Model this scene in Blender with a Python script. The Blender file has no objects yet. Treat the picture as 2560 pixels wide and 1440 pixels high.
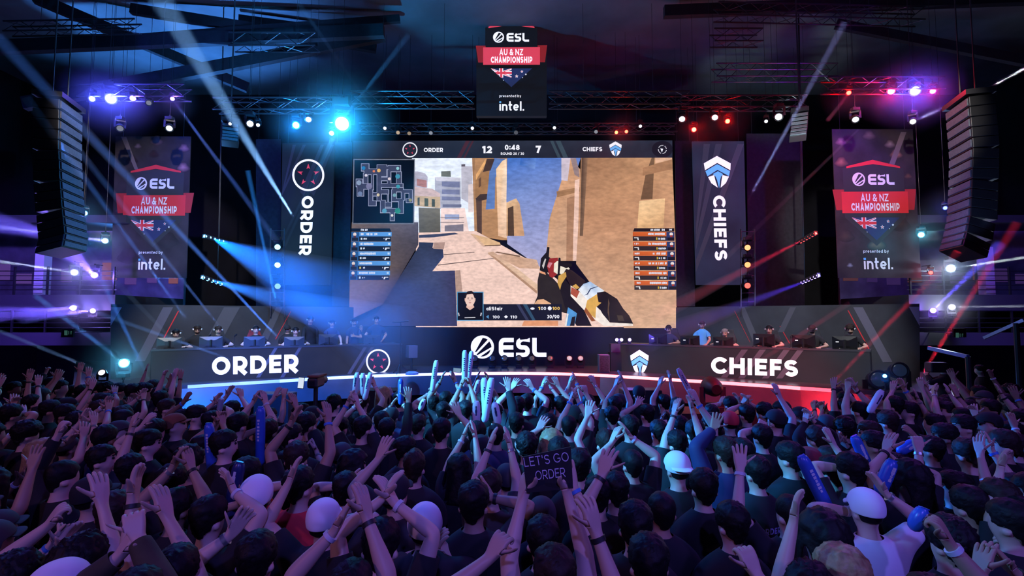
import bpy, bmesh, math, random
from mathutils import Vector, Matrix
random.seed(7)
C = bpy.context.scene
COL = C.collection
PI = math.pi
# ------------------------------------------------------------------ camera
HAZE, BEAM, GLOW = 0.55, 2.0, 1.0
F = 1300.0                      # focal length in pixels of the 2560 wide frame
CAMZ = 2.8
TILT = math.atan(80.0 / F)
cam_d = bpy.data.cameras.new('camera'); cam_d.sensor_width = 36.0; cam_d.lens = 36.0 * F / 2560.0
cam_d.clip_end = 200
cam = bpy.data.objects.new('camera', cam_d); COL.objects.link(cam)
cam.location = (0, 0, CAMZ); cam.rotation_euler = (PI / 2 + TILT, 0, 0)
C.camera = cam
FW = Vector((0, math.cos(TILT), math.sin(TILT))); UP = Vector((0, -math.sin(TILT), math.cos(TILT)))
O = Vector((0, 0, CAMZ))
def ray(px, py):
    return FW + Vector((1, 0, 0)) * ((px - 1280) / F) + UP * ((720 - py) / F)
def P(px, py, Y):               # the point at depth Y that the photo shows at a pixel
    r = ray(px, py); return O + r * (Y / r.y)
def G(px, py, z):               # the point at height z
    r = ray(px, py); return O + r * ((z - CAMZ) / r.z)
def on_plane(px, py, p0, n):
    r = ray(px, py); return O + r * ((p0 - O).dot(n) / r.dot(n))
# ------------------------------------------------------------------ world, exposure, render quality
w = bpy.data.worlds.new('world'); C.world = w; w.use_nodes = True
w.node_tree.nodes['Background'].inputs[0].default_value = (0.05, 0.07, 0.25, 1)
w.node_tree.nodes['Background'].inputs[1].default_value = 0.006
C.view_settings.view_transform = 'Standard'; C.view_settings.look = 'None'
C.view_settings.exposure = 0.0; C.view_settings.gamma = 1.0; C.view_settings.use_curve_mapping = False
cy = C.cycles
cy.max_bounces = 4; cy.diffuse_bounces = 2; cy.glossy_bounces = 2; cy.transmission_bounces = 2
cy.volume_bounces = 0; cy.transparent_max_bounces = 8; cy.sample_clamp_indirect = 2.0
cy.caustics_reflective = False; cy.caustics_refractive = False; cy.use_denoising = True
# ------------------------------------------------------------------ light helpers and the large washes of the rig
def spot(src, dst, ang, power, col, blend=0.4, rad=0.05):
    d = bpy.data.lights.new('beam', 'SPOT'); d.energy = power; d.color = col
    d.spot_size = math.radians(ang); d.spot_blend = blend; d.shadow_soft_size = rad
    o = bpy.data.objects.new('beam', d); COL.objects.link(o); o.location = src
    o.rotation_euler = (Vector(dst) - Vector(src)).to_track_quat('-Z', 'Y').to_euler()
    return o
def point(loc, power, col, rad=0.06):
    d = bpy.data.lights.new('glow', 'POINT'); d.energy = power; d.color = col; d.shadow_soft_size = rad
    o = bpy.data.objects.new('glow', d); COL.objects.link(o); o.location = loc
    return o
BLUE = (0.01, 0.13, 1.0); CYAN = (0.08, 0.42, 1.0); VIOLET = (0.16, 0.10, 1.0); RED = (1.0, 0.02, 0.04)
PURPLE = (0.34, 0.13, 1.0); WHITE = (0.93, 0.95, 1.0); PINK = (1.0, 0.08, 0.2); ICE = (0.22, 0.5, 1.0)
# key light on the two team desks from the front rig over the audience
for x, tx, ty, p in ((-5.5, -8.4, 14.4, 6500), (-3.0, -5.0, 16.6, 5200), (5.5, 8.4, 14.4, 6500), (3.0, 5.0, 16.6, 5200)):
    spot((x, 6.0, 10.5), (tx, ty, 2.8), 24, p * .8, WHITE, 0.7, 0.15)
# side banners
spot((-4.0, 4.0, 9.5), P(384, 520, 17), 20, 4700, (1.0, 0.9, 0.95), 0.4, 0.1)
spot((4.0, 4.0, 9.5), P(2188, 510, 16.4), 22, 4700, (1.0, 0.92, 0.9), 0.4, 0.1)
# blue and red wash over the stage floor
spot((-3, 14.5, 6.5), (-1.8, 16.0, 1.0), 60, 2600, BLUE, 0.6, 0.15)
spot((-5, 9.1, 5.5), (-6.0, 13.4, 0.9), 55, 9000, BLUE, 0.6, 0.15)
spot((3, 14.5, 6.5), (2.4, 16.2, 1.15), 50, 1900, RED, 0.6, 0.15)
spot((5, 9.1, 5.5), (6.0, 13.4, 0.9), 50, 3000, RED, 0.6, 0.15)
# wash over the audience: blue and violet from the rig in front, unseen fill spots added behind
for x, y, z, tx, ty, a, p, c in ((-7, 9.0, 9.5, -3, 5, 70, 800, VIOLET), (7, 9.0, 9.5, 3.5, 5, 70, 750, (0.3, 0.08, 1.0)),
                                 (-1.5, 9.0, 9.8, 0.3, 5.5, 40, 1500, BLUE), (0.5, -5, 7.5, 0.5, 5, 60, 1500, (0.17, 0.14, 1.0)),
                                 (-7, -3, 7.0, -3.0, 5, 70, 520, (0.7, 0.28, 0.7)), (7, -3, 7.0, 3, 5, 70, 900, (0.22, 0.14, 1.0)),
                                 (-9.0, 2.5, 7.5, -0.72, 7.1, 10, 26000, (0.06, 0.42, 1.0)), (-8.5, 2.0, 7.5, -0.25, 6.3, 7, 22000, (0.05, 0.4, 1.0)), (-8.5, 2.5, 7.0, 0.45, 5.0, 8, 16000, (0.04, 0.38, 1.0)), (-8.0, 1.5, 6.5, 2.3, 2.7, 8, 2600, (0.1, 0.35, 1.0)), (-8.5, 2.5, 7.0, 1.25, 4.3, 7, 11000, (0.04, 0.38, 1.0))):
    spot((x, y, z), (tx, ty, 1.8), a, p, c, 0.7, 0.2)
# ------------------------------------------------------------------ materials
MATS = {}
def mat(name, col=(0.5, 0.5, 0.5), rough=0.6, metal=0.0, em=0.0, noise=0.0, nscale=8.0, spec=0.5, emc=None, bump=0.0):
    if name in MATS: return MATS[name]
    m = bpy.data.materials.new(name); m.use_nodes = True; nt = m.node_tree; b = nt.nodes['Principled BSDF']
    b.inputs['Base Color'].default_value = (*col, 1); b.inputs['Roughness'].default_value = rough
    b.inputs['Metallic'].default_value = metal; b.inputs['Specular IOR Level'].default_value = spec
    if em:
        b.inputs['Emission Color'].default_value = (*(emc or col), 1); b.inputs['Emission Strength'].default_value = em
    if noise or bump:
        tc = nt.nodes.new('ShaderNodeTexCoord'); n = nt.nodes.new('ShaderNodeTexNoise'); n.inputs['Scale'].default_value = nscale
        n.inputs['Detail'].default_value = 4; nt.links.new(tc.outputs['Object'], n.inputs['Vector'])
        if noise:
            r = nt.nodes.new('ShaderNodeValToRGB'); r.color_ramp.elements[0].position = 0.3; r.color_ramp.elements[1].position = 0.7
            r.color_ramp.elements[0].color = (*[c * (1 - noise) for c in col], 1)
            r.color_ramp.elements[1].color = (*[min(1, c * (1 + noise)) for c in col], 1)
            nt.links.new(n.outputs['Fac'], r.inputs['Fac']); nt.links.new(r.outputs['Color'], b.inputs['Base Color'])
        if bump:
            bp = nt.nodes.new('ShaderNodeBump'); bp.inputs['Strength'].default_value = bump; bp.inputs['Distance'].default_value = 0.01
            nt.links.new(n.outputs['Fac'], bp.inputs['Height']); nt.links.new(bp.outputs['Normal'], b.inputs['Normal'])
    MATS[name] = m; return m
def vmat(name, em=1.0, base=False, nscale=6.0, namt=0.25, stretch=(1, 1, 1), rough=0.5, n2=0.0):
    """a printed or lit surface: colours come from the mesh's own colour attribute, with a fine procedural grain"""
    if name in MATS: return MATS[name]
    m = bpy.data.materials.new(name); m.use_nodes = True; nt = m.node_tree; b = nt.nodes['Principled BSDF']
    a = nt.nodes.new('ShaderNodeVertexColor'); a.layer_name = 'Col'
    tc = nt.nodes.new('ShaderNodeTexCoord'); mp = nt.nodes.new('ShaderNodeMapping'); mp.inputs['Scale'].default_value = stretch
    nt.links.new(tc.outputs['Object'], mp.inputs['Vector'])
    n = nt.nodes.new('ShaderNodeTexNoise'); n.inputs['Scale'].default_value = nscale; n.inputs['Detail'].default_value = 5
    nt.links.new(mp.outputs['Vector'], n.inputs['Vector'])
    mr = nt.nodes.new('ShaderNodeMapRange'); mr.inputs[1].default_value = 0.25; mr.inputs[2].default_value = 0.75
    mr.inputs[3].default_value = 1 - namt; mr.inputs[4].default_value = 1 + namt
    nt.links.new(n.outputs['Fac'], mr.inputs[0])
    mx = nt.nodes.new('ShaderNodeVectorMath'); mx.operation = 'SCALE'
    nt.links.new(a.outputs['Color'], mx.inputs[0]); nt.links.new(mr.outputs[0], mx.inputs['Scale'])
    if n2:                                                   # broad worn patches as well as the fine grain
        n_ = nt.nodes.new('ShaderNodeTexNoise'); n_.inputs['Scale'].default_value = .9; n_.inputs['Detail'].default_value = 8; n_.inputs['Roughness'].default_value = .65; nt.links.new(mp.outputs['Vector'], n_.inputs['Vector'])
        m_ = nt.nodes.new('ShaderNodeMapRange'); m_.inputs[1].default_value = .3; m_.inputs[2].default_value = .7; m_.inputs[3].default_value = 1 - n2; m_.inputs[4].default_value = 1 + n2 * .6; nt.links.new(n_.outputs['Fac'], m_.inputs[0])
        x_ = nt.nodes.new('ShaderNodeVectorMath'); x_.operation = 'SCALE'; nt.links.new(mx.outputs[0], x_.inputs[0]); nt.links.new(m_.outputs[0], x_.inputs['Scale']); mx = x_
    if base:
        nt.links.new(mx.outputs[0], b.inputs['Base Color'])
    else:
        b.inputs['Base Color'].default_value = (0.01, 0.01, 0.01, 1)
    if em:
        nt.links.new(mx.outputs[0], b.inputs['Emission Color']); b.inputs['Emission Strength'].default_value = em
    b.inputs['Roughness'].default_value = rough; b.inputs['Specular IOR Level'].default_value = 0.25
    MATS[name] = m; return m
def srgb(r, g, b):
    f = lambda c: ((c / 255.0 + 0.055) / 1.055) ** 2.4 if c > 10 else c / 255.0 / 12.92
    return (f(r), f(g), f(b))
BLACK = mat('black_metal', (0.012, 0.012, 0.014), 0.45)
DARK = mat('dark_metal', (0.03, 0.03, 0.035), 0.4, 0.6)
STEEL = mat('truss_metal', (0.10, 0.10, 0.11), 0.4, 0.8)
RUBBER = mat('black_plastic', (0.01, 0.01, 0.011), 0.5)
DRAPE = mat('black_drape', (0.006, 0.006, 0.009), 0.95, noise=0.4, nscale=1.5)
LEDWHITE = mat('lit_white', (0.8, 0.8, 0.85), 0.5, em=1.0, emc=(0.95, 0.93, 1.0))
# ------------------------------------------------------------------ mesh builder
def basis(z, hint=None):
    z = Vector(z).normalized(); h = Vector(hint) if hint is not None else (Vector((0, 0, 1)) if abs(z.z) < 0.9 else Vector((1, 0, 0)))
    x = h.cross(z).normalized(); y = z.cross(x); return x, y, z
class MB:
    def __init__(s): s.v = []; s.f = []; s.m = []; s.c = []; s.cur = 0; s.col = (1, 1, 1)
    def add(s, vs, fs, cols=None):
        k = len(s.v); s.v += [tuple(p) for p in vs]
        s.c += list(cols) if cols else [s.col] * len(vs)
        for f in fs: s.f.append(tuple(i + k for i in f)); s.m.append(s.cur)
        return s
    def box(s, c, size, M=None):
        hx, hy, hz = size[0] / 2, size[1] / 2, size[2] / 2; c = Vector(c)
        vs = [Vector((x, y, z)) for x in (-hx, hx) for y in (-hy, hy) for z in (-hz, hz)]
        vs = [(M @ p if M else p) + c for p in vs]
        return s.add(vs, [(0, 1, 3, 2), (4, 6, 7, 5), (0, 4, 5, 1), (2, 3, 7, 6), (0, 2, 6, 4), (1, 5, 7, 3)])
    def bar(s, a, b, w, h=None, hint=None):
        a, b = Vector(a), Vector(b); x, y, z = basis(b - a, hint); h = h or w
        vs = [p + x * (i * w / 2) + y * (j * h / 2) for p in (a, b) for i, j in ((-1, -1), (1, -1), (1, 1), (-1, 1))]
        return s.add(vs, [(3, 2, 1, 0), (4, 5, 6, 7), (0, 1, 5, 4), (1, 2, 6, 5), (2, 3, 7, 6), (3, 0, 4, 7)])
    def tube(s, pts, r, n=8, caps=True):
        pts = [Vector(p) for p in pts]; rs = r if isinstance(r, (list, tuple)) else [r] * len(pts); vs = []; fs = []; x = None
        for i, p in enumerate(pts):
            d = (pts[min(i + 1, len(pts) - 1)] - pts[max(i - 1, 0)])
            if d.length < 1e-9: d = Vector((0, 0, 1))
            d.normalize()
            if x is None: x, y, _ = basis(d)
            else:
                x = (x - d * x.dot(d)).normalized(); y = d.cross(x)
            for k in range(n):
                a = 2 * PI * k / n; vs.append(p + x * (math.cos(a) * rs[i]) + y * (math.sin(a) * rs[i]))
        for i in range(len(pts) - 1):
            for k in range(n):
                fs.append((i * n + k, i * n + (k + 1) % n, (i + 1) * n + (k + 1) % n, (i + 1) * n + k))
        if caps: fs += [tuple(range(n))[::-1], tuple((len(pts) - 1) * n + k for k in range(n))]
        return s.add(vs, fs)
    def lathe(s, c, axis, prof, n=16, hint=None):           # prof: (distance along axis, radius)
        x, y, z = basis(axis, hint); c = Vector(c)
        vs = [c + z * h + x * (r * math.cos(2 * PI * k / n)) + y * (r * math.sin(2 * PI * k / n)) for h, r in prof for k in range(n)]
        fs = [(i * n + k, i * n + (k + 1) % n, (i + 1) * n + (k + 1) % n, (i + 1) * n + k) for i in range(len(prof) - 1) for k in range(n)]
        fs += [tuple(range(n))[::-1], tuple((len(prof) - 1) * n + k for k in range(n))]
        return s.add(vs, fs)
    def sphere(s, c, r, n=12, m=8, sc=(1, 1, 1), M=None):
        c = Vector(c); vs = []
        for i in range(m + 1):
            t = PI * i / m
            for k in range(n):
                a = 2 * PI * k / n; p = Vector((math.sin(t) * math.cos(a) * r * sc[0], math.sin(t) * math.sin(a) * r * sc[1], math.cos(t) * r * sc[2]))
                vs.append((M @ p if M else p) + c)
        fs = [(i * n + k, (i + 1) * n + k, (i + 1) * n + (k + 1) % n, i * n + (k + 1) % n) for i in range(m) for k in range(n)]
        return s.add(vs, fs)
    def prism(s, poly, nrm, th):                            # a flat outline given real thickness away from nrm
        n = Vector(nrm).normalized(); k = len(poly); a = [Vector(p) for p in poly]; b = [p - n * th for p in a]
        return s.add(a + b, [tuple(range(k)), tuple(range(2 * k - 1, k - 1, -1))] + [(i, i + k, (i + 1) % k + k, (i + 1) % k) for i in range(k)])
    def build(s, name, mats, parent=None, smooth=False, keep=None, bevel=0):
        me = bpy.data.meshes.new(name); me.from_pydata(s.v, [], s.f)
        ms = mats if isinstance(mats, (list, tuple)) else [mats]
        for m in ms: me.materials.append(m)
        if len(ms) > 1: me.polygons.foreach_set('material_index', s.m)
        if any(c != (1, 1, 1) for c in s.c):
            ca = me.color_attributes.new('Col', 'FLOAT_COLOR', 'POINT')
            ca.data.foreach_set('color', [q for c in s.c for q in (c[0], c[1], c[2], 1.0)])
        if smooth:
            me.polygons.foreach_set('use_smooth', [True] * len(me.polygons))
            me.update(); me.set_sharp_from_angle(angle=math.radians(40))
        me.update()
        o = bpy.data.objects.new(name, me); COL.objects.link(o)
        if parent is not None:
            o.parent = parent; o.matrix_parent_inverse = parent.matrix_world.inverted() if keep is None else Matrix()
        if bevel:
            bv = o.modifiers.new('bevel', 'BEVEL'); bv.width = bevel; bv.segments = 2
        return o
def tag(o, label, cat, group=None, kind=None):
    o['label'] = label; o['category'] = cat
    if group: o['group'] = group
    if kind: o['kind'] = kind
    return o
def thing(name, loc, label, cat, group=None):
    o = bpy.data.objects.new(name, None); COL.objects.link(o); o.location = loc; o.empty_display_size = 0.1
    o.matrix_world = Matrix.Translation(Vector(loc)); return tag(o, label, cat, group)
def part(mb, name, m, parent, smooth=False, bevel=0):        # built in world coordinates under a thing
    o = mb.build(name, m, None, smooth, bevel=bevel)
    o.parent = parent; o.matrix_parent_inverse = WORLD(parent).inverted(); return o
def WORLD(o):
    M = o.matrix_basis.copy()
    return (WORLD(o.parent) @ o.matrix_parent_inverse @ M) if o.parent else M
def struct(mb, name, m, smooth=False):
    o = mb.build(name, m, None, smooth); o['kind'] = 'structure'; return o
# ------------------------------------------------------------------ flat graphics on a plane, traced in photo pixels
class Pl:
    """a real plane in the hall; px() finds where on it a traced pixel lies, lifted a few millimetres per layer"""
    def __init__(s, p0, n): s.p0 = Vector(p0); s.n = Vector(n).normalized()
    def px(s, x, y, lift=0.0): return on_plane(x, y, s.p0, s.n) + s.n * lift
    cnt = 0
    def poly(s, mb, pts, lift, col=None, cols=None, jit=1):
        Pl.cnt = (Pl.cnt + 1) % 16; lift += jit * Pl.cnt * .00012       # inks lie one over the other, never in the same plane
        if col: mb.col = col
        return mb.add([s.px(x, y, lift) for x, y in pts], [tuple(range(len(pts)))], cols)
def arc(cx, cy, rx, ry, a0, a1, n):
    return [(cx + rx * math.cos(math.radians(a0 + (a1 - a0) * i / n)), cy + ry * math.sin(math.radians(a0 + (a1 - a0) * i / n))) for i in range(n + 1)]
# stroke alphabet: unit cap height, y up; each glyph is (width, list of centre lines) with the pen half-width t taken off the box
def glyph(ch, t):
    a, b = t, 1 - t; m = 0.5; L = {}
    def A(cx, cy, rx, ry, a0, a1, n=12): return arc(cx, cy, rx, ry, a0, a1, n)
    w = {'O': 1.0, 'Q': 1.0, 'C': .84, 'G': .95, 'D': .88, 'R': .78, 'E': .66, 'F': .63, 'H': .84, 'I': 2 * t, 'S': .74, 'A': .9, 'U': .82, 'N': .86, 'Z': .76,
         'M': 1.0, 'P': .76, 'L': .6, 'T': .74, 'V': .86, '&': .85, '0': .74, '1': .42, '2': .7, '3': .7, '4': .78, '7': .68, '8': .72, '9': .72, '5': .7, '6': .7,
         'r': .42, 'e': .62, 's': .52, 'n': .6, 't': .4, 'd': .64, 'b': .64, 'y': .6, 'i': 2 * t, 'l': 2 * t, 'p': .64, 'a': .6, '/': .5, ':': 2 * t, '.': 2 * t,
         "'": 2 * t, '+': .6, ' ': .36}.get(ch, .6)
    x0, x1 = t, w - t; xc = w / 2; xh = .72; hx = xh - t
    S = lambda *p: list(p)
    if ch in 'OQ0': L = [A(xc, .5, xc - t, .5 - t, 90, 450, 28)]
    elif ch in 'CG':
        L = [A(.5, .5, .5 - t, .5 - t, 40, 320, 22)]
        if ch == 'G': L.append(S((x1 + t * .3, .2), (x1 + t * .3, .45), (xc + .08, .45)))
    elif ch == 'D': L = [S((x0, 0), (x0, 1)), S((x0, b), (w - .5, b)) + A(w - .5, .5, .5 - t, .5 - t, 90, -90, 16) + [(x0, a)]]
    elif ch in 'RPB': 
        r = .27; L = [S((x0, 0), (x0, 1)), S((x0, b), (w - r - t, b)) + A(w - r - t, b - r, r, r, 90, -90, 10) + [(x0, b - 2 * r)]]
        if ch == 'R': L.append(S((xc - .05, b - 2 * r), (x1 + t * .3, 0)))
    elif ch == 'E': L = [S((x0, 0), (x0, 1)), S((x0, b), (w, b)), S((x0, m), (w - .05, m)), S((x0, a), (w, a))]
    elif ch == 'F': L = [S((x0, 0), (x0, 1)), S((x0, b), (w, b)), S((x0, m - .02), (w - .05, m - .02))]
    elif ch == 'H': L = [S((x0, 0), (x0, 1)), S((x1, 0), (x1, 1)), S((x0, m), (x1, m))]
    elif ch == 'I': L = [S((x0, 0), (x0, 1))]
    elif ch == 'L': L = [S((x0, 0), (x0, 1)), S((x0, a), (w, a))]
    elif ch == 'T': L = [S((xc, 0), (xc, 1)), S((0, b), (w, b))]
    elif ch in 'S5': 
        r = (1 - 2 * t) / 4; rx = xc - t
        L = [A(xc, b - r, rx, r, 25, 270, 12) + A(xc, a + r, rx, r, 90, -155, 12)]
    elif ch == '8': r = (1 - 2 * t) / 4; L = [A(xc, b - r, xc - t - .03, r, 0, 360, 16), A(xc, a + r, xc - t, r, 0, 360, 16)]
    elif ch in '69': 
        r = .28; c0 = a + r if ch == '6' else b - r; L = [A(xc, c0, xc - t, r, 0, 360, 18), A(xc, .5, xc - t, .5 - t, *((180, 60) if ch == '6' else (0, -120)), 10)]
    elif ch == '3': r = (1 - 2 * t) / 4; L = [A(xc, b - r, xc - t, r, 150, -90, 10), A(xc, a + r, xc - t, r, 90, -150, 10)]
    elif ch == '2': r = .27; L = [A(xc, b - r, xc - t, r, 160, -20, 10) + [(x0, a), (w, a)]]
    elif ch == '1': L = [S((x1, 0), (x1, 1)), S((x1, b), (0, b - .1))]
    elif ch == '7': L = [S((0, b), (x1, b), (w * .35, 0))]
    elif ch == '4': L = [S((w * .72, 0), (w * .72, 1)), S((w * .72, 1 - t * .5), (x0, .28), (w, .28))]
    elif ch == 'A': L = [S((x0, 0), (xc, 1 - t * .4), (x1, 0)), S((w * .25, .3), (w * .75, .3))]
    elif ch == 'V': L = [S((x0, 1), (xc, t * .4), (x1, 1))]
    elif ch == 'U': L = [S((x0, 1), (x0, xc)) + A(xc, xc, xc - t, xc - t, 180, 360, 12) + [(x1, 1)]]
    elif ch == 'N': L = [S((x0, 0), (x0, 1)), S((x1, 0), (x1, 1)), S((x0, 1 - t), (x1, t))]
    elif ch == 'M': L = [S((x0, 0), (x0, 1)), S((x1, 0), (x1, 1)), S((x0, 1 - t), (xc, .25), (x1, 1 - t))]
    elif ch == 'Z': L = [S((0, b), (x1, b), (x0, a), (w, a))]
    elif ch == '&': L = [A(.38, .74, .17, .26 - t, -40, 220, 12) + [(w - .02, 0)], A(.36, .28, .36 - t, .28 - t, 80, 330, 12) + [(w - .03, .5)]]
    elif ch in 'dbp':
        r = xh / 2 - t; cx = xc; L = [A(cx, xh / 2, xc - t, r, 0, 360, 18), S((x1, 0), (x1, 1)) if ch == 'd' else S((x0, 0), (x0, 1)) if ch == 'b' else S((x0, -.28), (x0, xh))]
    elif ch == 'a': L = [A(xc, xh / 2, xc - t, xh / 2 - t, 0, 360, 18), S((x1, 0), (x1, xh))]
    elif ch == 'e': L = [A(xc, xh / 2, xc - t, xh / 2 - t, 0, 315, 18), S((x0, xh / 2), (x1, xh / 2))]
    elif ch == 's': r = (xh - 2 * t) / 4; L = [A(xc, hx - r, xc - t, r, 30, 270, 8) + A(xc, t + r, xc - t, r, 90, -150, 8)]
    elif ch == 'n': L = [S((x0, 0), (x0, xh)), A(xc, hx - xc + t, xc - t, xc - t, 180, 0, 10) + [(x1, 0)]]
    elif ch == 'r': L = [S((x0, 0), (x0, xh)), A(x0 + .3, hx - .3, .3, .3, 180, 85, 6)]
    elif ch == 't': L = [S((w * .4, 1.0), (w * .4, .2)) + A(w * .4 + .15, .2, .15, .2 - t, 180, 280, 5), S((0, hx), (w, hx))]
    elif ch == 'y': L = [S((x0, xh), (xc, .05)), S((x1, xh), (xc, .05), (xc - .12, -.28))]
    elif ch == 'i': L = [S((x0, 0), (x0, xh)), S((x0, .84), (x0, 1))]
    elif ch == 'l': L = [S((x0, 0), (x0, 1))]
    elif ch == '/': L = [S((0, -.05), (w, 1.05))]
    elif ch == ':': L = [S((x0, .1), (x0, .1 + 2 * t)), S((x0, .55), (x0, .55 + 2 * t))]
    elif ch == '.': L = [S((x0, 0), (x0, 2 * t))]
    elif ch == "'": L = [S((x0, .7), (x0, 1))]
    elif ch == '+': L = [S((0, .45), (w, .45)), S((xc, .45 - w / 2), (xc, .45 + w / 2))]
    else: L = []
    return w, L
def ribbon(pts, t, sx=1.0):
    """quads of half-width t along a centre line, mitred"""
    pts = [p for i, p in enumerate(pts) if i == 0 or math.dist(p, pts[i - 1]) > 1e-5]
    out = []; n = len(pts); closed = n > 3 and math.dist(pts[0], pts[-1]) < 1e-6; offs = []
    for i in range(n):
        def d(a, b):
            l = math.dist(a, b) or 1; return ((b[0] - a[0]) / l, (b[1] - a[1]) / l)
        if closed and i in (0, n - 1): d0, d1 = d(pts[n - 2], pts[n - 1]), d(pts[0], pts[1])
        else: d0 = d(pts[max(i - 1, 0)], pts[max(i, 1)]); d1 = d(pts[min(i, n - 2)], pts[min(i + 1, n - 1)])
        nx, ny = -(d0[1] + d1[1]), d0[0] + d1[0]; l = math.hypot(nx, ny) or 1; nx, ny = nx / l, ny / l
        k = max(0.45, nx * -d1[1] + ny * d1[0]); offs.append((nx * t / k, ny * t / k))
    for i in range(n - 1):
        (x, y), (u, v), (ox, oy), (pu, pv) = pts[i], pts[i + 1], offs[i], offs[i + 1]
        out.append([(x + ox, y + oy), (x - ox, y - oy), (u - pu, v - pv), (u + pu, v + pv)])
    return out
def text_quads(s, t=.1, gap=.14):
    """quads in a box of unit height; returns (width, quads)"""
    x = 0; q = []
    for ch in s:
        w, L = glyph(ch, t)
        for l in L:
            for quad in ribbon(l, t): q.append([(x + a, b) for a, b in quad])
        x += w + (gap if ch != ' ' else 0)
    return x - gap, q
def put_text(mb, s, fit, lift, pl, t=.1, gap=.14, col=None):
    """fit: the three photo pixels of the text box's bottom-left, bottom-right and top-left corners"""
    w, q = text_quads(s, t, gap); (ax, ay), (bx, by), (cx, cy_) = fit
    if col: mb.col = col
    for quad in q:
        pts = [(ax + (bx - ax) * u / w + (cx - ax) * v, ay + (by - ay) * u / w + (cy_ - ay) * v) for u, v in quad]
        pl.poly(mb, pts, lift)
# ------------------------------------------------------------------ the hall
b = MB(); b.box((0, 9, -0.05), (44, 32, 0.1)); struct(b, 'floor', mat('hall_floor', (0.012, 0.012, 0.014), 0.7, noise=0.3))
b = MB(); b.box((0, 9, 13.05), (44, 32, 0.1)); struct(b, 'ceiling', mat('roof_panels', (0.16, 0.17, 0.19), 0.8, noise=0.25, nscale=0.6))
b = MB(); b.box((0, 23.1, 6.5), (44, 0.2, 13)); struct(b, 'wall_rear', DRAPE)
for s, nm in ((-1, 'wall_left'), (1, 'wall_right')):
    b = MB(); b.box((s * 21, 9, 6.5), (0.2, 32, 13)); struct(b, nm, DRAPE)
# roof girders and purlins seen at the upper left and right
GIRD = mat('roof_steel', (0.02, 0.022, 0.028), 0.6, noise=0.2)
gi = [((-30, 120), (960, 78), 15.2, 15.6, .32), ((60, 260), (960, 88), 14.6, 16.4, .3), ((330, -10), (940, 120), 16.0, 17.0, .26), ((90, -30), (620, 220), 15.4, 18.0, .28),
      ((360, 95), (1000, 30), 16.2, 16.6, .2), ((600, -30), (790, 45), 16.6, 17.2, .2), ((1660, 30), (2570, -10), 16.0, 15.4, .3), ((2090, 60), (2600, 160), 16.4, 15.0, .24)]
for k, (a, c, ya, yc, wd) in enumerate(gi):
    b = MB(); pa, pc = P(*a, ya), P(*c, yc); pa.z = min(pa.z, 12.85 - wd * .6); pc.z = min(pc.z, 12.85 - wd * .6)
    b.bar(pa, pc, wd * .7, wd * 1.2, (0, 0, 1)); o = b.build('roof_girder', GIRD); o['kind'] = 'structure'
# ------------------------------------------------------------------ stage
DZ = 1.15
lip_px = [(180, 983), (290, 975), (365, 969), (470, 962), (600, 954), (700, 948), (800, 942), (900, 937), (1000, 933.5), (1100, 931), (1200, 929.5), (1300, 929),
          (1400, 930.5), (1500, 934), (1600, 940), (1700, 946), (1800, 952), (1900, 958.5), (2000, 965.5), (2085, 971), (2190, 978), (2300, 985), (2400, 991)]
lip = [G(x, y, DZ) for x, y in lip_px]
stage = thing('stage', (0, 17, 0), 'wide black stage with a curved front edge below the giant screen', 'stage')
b = MB(); back = [Vector((17.5, 21, DZ)), Vector((-17.5, 21, DZ))]
b.prism([p for p in lip[::-1]][::-1] + back, (0, 0, 1), 0.2); deck = part(b, 'deck', mat('stage_deck', (0.05, 0.05, 0.055), 0.28, noise=0.3, nscale=2), stage)
def band(z0, z1, o0, o1, i0, i1, th=0.02):
    b = MB(); c = Vector((0, 21, 0))
    for i in range(i0, i1):
        q = []
        for p, z, o in ((lip[i], z0, o0), (lip[i + 1], z0, o0), (lip[i + 1], z1, o1), (lip[i], z1, o1)):
            d = Vector((0, -1, 0)); d.x = -p.x * 0.06; d.normalize(); q.append(Vector((p.x, p.y, z)) + d * o)
        n = (q[1] - q[0]).cross(q[2] - q[1]).normalized()
        if n.y > 0: n = -n; 
        b.prism(q, n, th)
    return b
part(band(1.06, 0.52, 0.03, 0.34, 2, 20), 'fascia', mat('stage_fascia', (0.06, 0.06, 0.07), 0.3, noise=0.15, nscale=3), stage)
part(band(0.53, 0.0, 0.02, 0.02, 0, 22), 'skirt', DRAPE, stage)
cols = {3: (.12, .18, 1), 4: (.12, .18, 1), 5: (.12, .2, 1), 6: (.13, .22, 1), 7: (.15, .26, 1), 8: (.22, .3, 1), 9: (.5, .3, 1), 10: (1, .3, .5), 11: (1, .17, .17), 12: (1, .15, .13), 13: (1, .15, .13), 14: (1, .15, .14), 15: (1, .13, .12), 16: (1, .12, .12), 17: (1, .11, .11), 18: (1, .08, .08)}
es = {3: .8, 4: 1.8, 18: 2.0}
for i in range(3, 19):
    b = band(1.14, 1.06, 0.045, 0.045, i, i + 1, 0.04)
    part(b, 'light_strip', mat('strip_%d' % i, (.8, .8, .8), .4, em=es.get(i, 5.0), emc=cols[i]), stage)
# ------------------------------------------------------------------ giant screen and the logo panel below it
SY = 19.0; SP = Pl((0, SY, 0), (0, -1, 0))
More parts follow.
